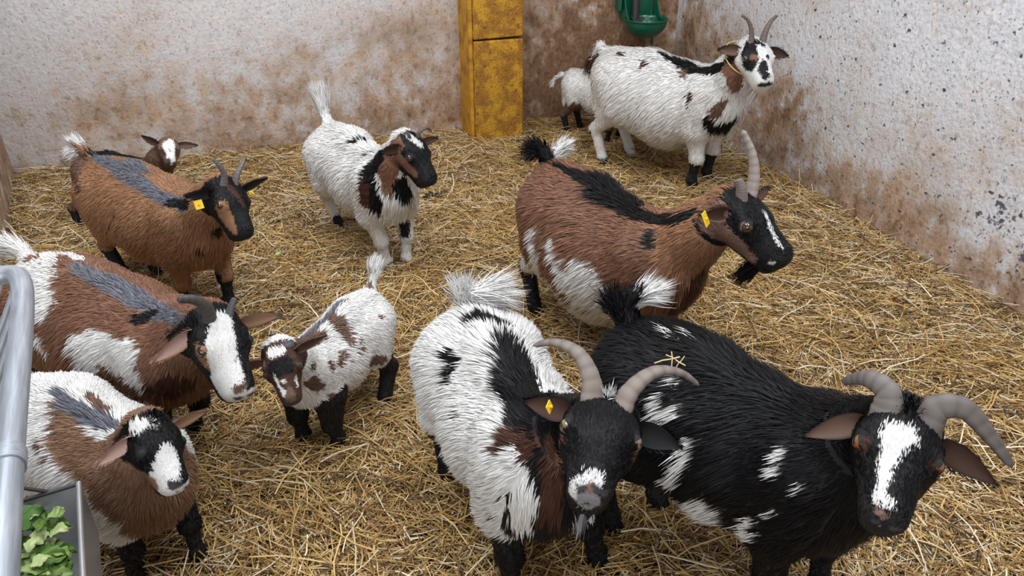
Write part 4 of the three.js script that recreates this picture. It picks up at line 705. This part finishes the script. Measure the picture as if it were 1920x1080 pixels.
// ---------------------------------------------------------------- hay rack rail, trough with leaves
const zinc = phys({ color: rgb(0.60, 0.64, 0.70), metalness: 0.55, roughness: 0.45, map: dataTex(256, 256, (i, j) => { const n = fbm(i / 22, j / 22, 5, 3), k = fbm(i / 6, j / 6, 9, 2); const c = 208 + 55 * n + 26 * k; return [c, c + 2, c + 6]; }) });
const darkSteel = std({ color: rgb(0.07, 0.065, 0.07), metalness: 0.6, roughness: 0.55 });
const RD = V(0.468, 0, 0.884), RL = V(-0.884, 0, 0.468); // along the rail towards the viewer, and away from the pen
function tube(a, b, r, seg = 18) { const d = b.clone().sub(a), L = d.length(); const g = new THREE.CylinderGeometry(r, r, L, seg, 1); g.translate(0, L / 2, 0); g.applyQuaternion(new THREE.Quaternion().setFromUnitVectors(V(0, 1, 0), d.normalize())); g.translate(a.x, a.y, a.z); return g; }
{
  const rack = new THREE.Group(); rack.name = 'hay_rack'; tag(rack, 'galvanised tube hay rack with slanting bars at the left edge', 'hay rack'); scene.add(rack);
  const O = V(-0.885, 0.75, -1.205); rack.position.set(O.x, 0, O.z);
  const at = (l, u, y) => V(0, 0, 0).addScaledVector(RD, l).addScaledVector(RL, u).add(V(0, y, 0));
  const path = new THREE.CatmullRomCurve3([at(1.15, 0, 0.75), at(0.6, 0, 0.75), at(0.05, 0, 0.75), at(0.012, 0.012, 0.75), at(0, 0.05, 0.748), at(0, 0.3, 0.74)], false, 'centripetal');
  mesh('rail', new THREE.TubeGeometry(path, 90, 0.0172, 18, false), zinc, rack);
  mesh('coupling', tube(at(0.545, 0, 0.75), at(0.575, 0, 0.75), 0.0198, 24), zinc, rack);
  for (let i = 0; i < 11; i++) { const l = 0.05 + i * 0.095; mesh('bar', tube(at(l, 0.008, 0.745), at(l, 0.17, 0.47), 0.0065, 10), zinc, rack); }
  mesh('lower_rail', tube(at(-0.01, 0.17, 0.47), at(1.15, 0.17, 0.47), 0.011, 12), zinc, rack);
  mesh('end_panel', (() => { const s = new THREE.Shape(); s.moveTo(0.03, 0); s.lineTo(0.3, -0.005); s.lineTo(0.3, -0.27); s.lineTo(0.17, -0.27); s.closePath(); const g = new THREE.ExtrudeGeometry(s, { depth: 0.003, bevelEnabled: false }); g.applyMatrix4(new THREE.Matrix4().makeBasis(RL, V(0, 1, 0), V().crossVectors(RL, V(0, 1, 0)))); g.translate(0, 0.74, 0); return g; })(), std({ color: rgb(0.42, 0.44, 0.43), metalness: 0.3, roughness: 0.5 }), rack);
  mesh('post', tube(at(0.0, 0.29, 0.0), at(0.0, 0.29, 0.74), 0.0165), zinc, rack);
  mesh('post', tube(at(1.13, 0.0, 0.0), at(1.13, 0.0, 0.75), 0.0165), zinc, rack);
}
{
  const T = new THREE.Group(); T.name = 'feed_trough'; tag(T, 'sheet steel feed trough holding green leaves at the lower left', 'trough'); scene.add(T);
  const C = V(-0.793, 0, -1.032); T.position.copy(C); T.rotation.y = Math.atan2(0.468, 0.884); // local z runs towards the viewer, local -x away from the pen
  const L = 0.85, W = 0.34, h = 0.4, d = 0.13, t = 0.0025;
  const steel = phys({ color: rgb(0.55, 0.55, 0.58), metalness: 0.8, roughness: 0.35 });
  const bx = (x0, x1, y0, y1, z0, z1) => box(x0, x1, y0, y1, z0, z1);
  mesh('side_panel', bx(-t, 0, h - d, h, 0, L), steel, T); mesh('side_panel', bx(-W, -W + t, h - d, h, 0, L), steel, T);
  mesh('end_panel', bx(-W + t, -t, h - d, h, 0, t), steel, T); mesh('end_panel', bx(-W + t, -t, h - d, h, L - t, L), steel, T);
  mesh('base', bx(-W + t, -t, h - d, h - d + t, t, L - t), steel, T);
  mesh('rim', tube(V(-0.002, h, 0), V(-0.002, h, L), 0.0052, 12), steel, T); mesh('rim', tube(V(0, h, 0.002), V(-W, h, 0.002), 0.004, 12), darkSteel, T); mesh('rim', tube(V(-W, h, 0), V(-W, h, L), 0.0052, 12), steel, T);
  mesh('stay_rod', tube(V(-0.05, h, 0.0), V(-0.16, h + 0.10, 0.02), 0.0035, 10), darkSteel, T);
  for (const [x, z] of [[-0.02, 0.55], [-W + 0.02, 0.05], [-0.02, L - 0.02], [-W + 0.02, L - 0.02]]) mesh('leg', bx(x - 0.012, x + 0.012, 0, h - d, z - 0.012, z + 0.012), darkSteel, T);
  T.updateMatrixWorld(true);
  // loose leaves: lobed, wavy blades with a midrib fold
  const greens = [[0.085, 0.17, 0.028], [0.2, 0.29, 0.09], [0.32, 0.40, 0.17], [0.05, 0.12, 0.022]];
  const leafGeo = (len, wid, sd, gk) => { const nu = 10, nv = 6, pos = [], idx = [], col = []; const tone = 0.8 + 0.4 * ((sd * 0.37) % 1);
    for (let i = 0; i <= nu; i++) for (let j = 0; j <= nv; j++) { const u = i / nu, v = j / nv * 2 - 1; let w = wid * Math.pow(Math.sin(Math.PI * Math.min(0.995, 0.04 + 0.96 * u)), 0.7) * (1 + 0.16 * Math.sin(u * 21 + sd * 3)); const y = 0.3 * wid * Math.abs(v) + 0.1 * len * Math.sin(u * 5 + sd) + 0.05 * len * Math.sin(v * 5 + u * 9 + sd * 2) - 0.2 * len * u * u; pos.push((u - 0.5) * len, y, v * w); const rib = Math.abs(v) < 0.2 ? 1.5 : 1; const gc = greens[gk]; col.push(gc[0] * tone * rib, gc[1] * tone * (rib > 1 ? 1.2 : 1), gc[2] * tone * rib); }
    for (let i = 0; i < nu; i++) for (let j = 0; j < nv; j++) { const a = i * (nv + 1) + j; idx.push(a, a + 1, a + nv + 1, a + 1, a + nv + 2, a + nv + 1); }
    const m = pos.length / 3; const p2 = pos.slice(), i2 = []; for (let i = 1; i < p2.length; i += 3) p2[i] -= 0.0009; for (let i = 0; i < idx.length; i += 3) i2.push(idx[i] + m, idx[i + 2] + m, idx[i + 1] + m);
    const g = new THREE.BufferGeometry(); g.setAttribute('position', new THREE.Float32BufferAttribute([...pos, ...p2], 3)); g.setAttribute('color', new THREE.Float32BufferAttribute([...col, ...col.map((c) => c * 1.25)], 3)); g.setIndex([...idx, ...i2]); g.computeVertexNormals(); return g; };
  const leafMat = phys({ vertexColors: true, roughness: 0.4, specularIntensity: 0.5, side: THREE.DoubleSide });
  const kinds = [leafGeo(0.05, 0.014, 1, 0), leafGeo(0.036, 0.013, 2.3, 1), leafGeo(0.06, 0.019, 3.9, 0), leafGeo(0.03, 0.011, 5.2, 2), leafGeo(0.09, 0.036, 7.1, 3), leafGeo(0.042, 0.017, 4.4, 2), leafGeo(0.055, 0.016, 6.6, 1)];
  const big = kinds[4];
  for (let i = 0; i < 300; i++) {
    const k = i === 299 ? 4 : [0, 1, 2, 3, 5, 6][Math.floor(rnd() * 6)]; const m = mesh(numbered('leaf'), kinds[k], leafMat, scene);
    const lx = i === 299 ? -0.10 : rr(-W + 0.09, -0.034), lz = i === 299 ? 0.06 : rr(0.024, 0.33), ly = i === 299 ? h + 0.014 : h - 0.040 + 0.046 * (i / 299) + rr(-0.006, 0.006);
    m.position.copy(V(lx, ly, lz).applyMatrix4(T.matrixWorld)); m.rotation.set(rr(-0.4, 0.4), rr(0, 6.28), rr(-0.4, 0.4), 'YXZ'); if (i < 299) m.scale.setScalar(rr(0.65, 0.85));
    if (i === 299) { m.rotation.set(0.1, 0.9, 0.1); tag(m, 'broad dark green leaf at the far end of the trough', 'leaf'); } else tag(m, 'small green leaf heaped in the steel trough', 'leaf', 'green leaves in the trough');
  }
  // a bruised leaf dropped on the straw
  const fl = mesh(numbered('leaf'), kinds[3], leafMat, scene); fl.position.set(-0.905, 0.062, -2.612); fl.rotation.set(0.2, 0.8, 0.3); fl.scale.setScalar(0.8); tag(fl, 'single green leaf dropped on the straw below the reddish goat', 'leaf');
}
{ // green drinking bowl on the back wall
  const B = new THREE.Group(); B.name = 'drinking_bowl'; tag(B, 'green plastic drinking bowl fixed high on the back wall', 'drinker'); scene.add(B);
  const n = V(0.3010, 0, 0.9535); B.position.set(0.711, 0.60, -4.560).addScaledVector(n, 0.004); B.rotation.y = Math.atan2(n.x, n.z);
  const green = phys({ color: rgb(0.003, 0.10, 0.052), roughness: 0.32, clearcoat: 0.3, side: THREE.DoubleSide });
  const pr = []; for (let i = 0; i <= 14; i++) { const a = i / 14 * Math.PI / 2; pr.push(new THREE.Vector2(0.118 * Math.sin(a) + 0.001, -0.098 * Math.cos(a))); } pr.push(new THREE.Vector2(0.126, 0.004), new THREE.Vector2(0.123, 0.01), new THREE.Vector2(0.113, 0.004)); for (let i = 13; i >= 0; i--) { const a = i / 14 * Math.PI / 2; pr.push(new THREE.Vector2(0.111 * Math.sin(a) + 0.001, -0.090 * Math.cos(a))); }
  const bowl = mesh('bowl', new THREE.LatheGeometry(pr, 48), green, B); bowl.position.z = 0.128;
  const bp = new RoundedBoxGeometry(0.2, 0.26, 0.012, 3, 0.005); bp.translate(-0.012, 0.13, 0.008); mesh('back_plate', bp, green, B);
  mesh('side_flange', new RoundedBoxGeometry(0.022, 0.2, 0.05, 2, 0.005).translate(-0.128, 0.14, 0.03), green, B);
  const cheek = new THREE.Shape(); cheek.moveTo(0.01, 0); cheek.lineTo(0.13, 0); cheek.quadraticCurveTo(0.05, 0.05, 0.04, 0.2); cheek.lineTo(0.01, 0.2); cheek.closePath();
  for (const s of [-1, 1]) { const g = new THREE.ExtrudeGeometry(cheek, { depth: 0.006, bevelEnabled: false }); g.rotateY(-Math.PI / 2); g.translate(s * 0.1, 0, 0); mesh('cheek_plate', g, green, B); }
  mesh('valve', tube(V(-0.035, 0.13, 0.05), V(-0.035, 0.0, 0.06), 0.022, 18), darkSteel, B);
  mesh('tongue', new RoundedBoxGeometry(0.05, 0.01, 0.09, 2, 0.004).rotateX(0.5).translate(-0.035, -0.01, 0.09), darkSteel, B);
  mesh('water', new THREE.CircleGeometry(0.098, 36).rotateX(-Math.PI / 2).translate(0, -0.045, 0.128), phys({ color: rgb(0.8, 0.9, 0.9), transmission: 1, thickness: 0, roughness: 0.03, ior: 1.33 }), B);
  const P = new THREE.Group(); P.name = 'water_pipe'; tag(P, 'thin pale water pipe running down the back wall from the green bowl', 'pipe'); scene.add(P);
  P.position.set(0.828, 0, -4.597).addScaledVector(n, 0.012); const pm = std({ color: rgb(0.40, 0.35, 0.30), roughness: 0.6 });
  mesh('tube', tube(V(0, 0.02, 0), V(0, 1.2, 0), 0.0055, 12), pm, P); for (const y of [0.2, 0.75]) mesh('clip', new THREE.TorusGeometry(0.008, 0.003, 8, 18).rotateX(Math.PI / 2).translate(0, y, 0), darkSteel, P);
}
{ // bits of straw caught on the black goat's back, dung in the bedding
  const gB = GOATS[1].root; gB.updateMatrixWorld(true);
  const top = [0.299, 0.549, -1.201]; const g0 = stalkGeo(0.05, 0.0035, 0.006, 3, 0.6);
  [[0.3, 0.2, 1], [1.7, 0.5, 0.8], [2.5, -0.15, 0.9], [1.0, 0.3, 0.6]].forEach(([a, b, k], i) => { const m = mesh(numbered('straw_stalk'), g0, std({ color: rgb(0.62, 0.47, 0.24), roughness: 0.6 }), scene); m.position.set(top[0] + 0.008 * i, top[1] + 0.006, top[2] + 0.006 * (i % 2)); m.rotation.set(0.3, a, b); m.scale.setScalar(k); tag(m, 'stray straw stalk caught on the back of the glossy black goat', 'straw', 'straw stalks caught on the black goat'); });
  const dm = std({ color: rgb(0.02, 0.014, 0.01), roughness: 0.8 }); const D = new THREE.Group(); D.name = 'dung_heap'; tag(D, 'small dark heap of droppings on the straw right of the upright tailed goat', 'droppings'); scene.add(D); D.position.set(-0.362, 0.045, -3.2);
  for (let i = 0; i < 16; i++) { const g = new THREE.SphereGeometry(0.012, 10, 8); g.scale(1.35, 0.9, 1); const m = mesh('pellet', g, dm, D); m.position.set(rr(-0.035, 0.035), i < 10 ? 0 : 0.014, rr(-0.022, 0.022)); m.rotation.set(rr(0, 3), rr(0, 3), 0); }
}

shadows(scene);
renderer.render(scene, camera);
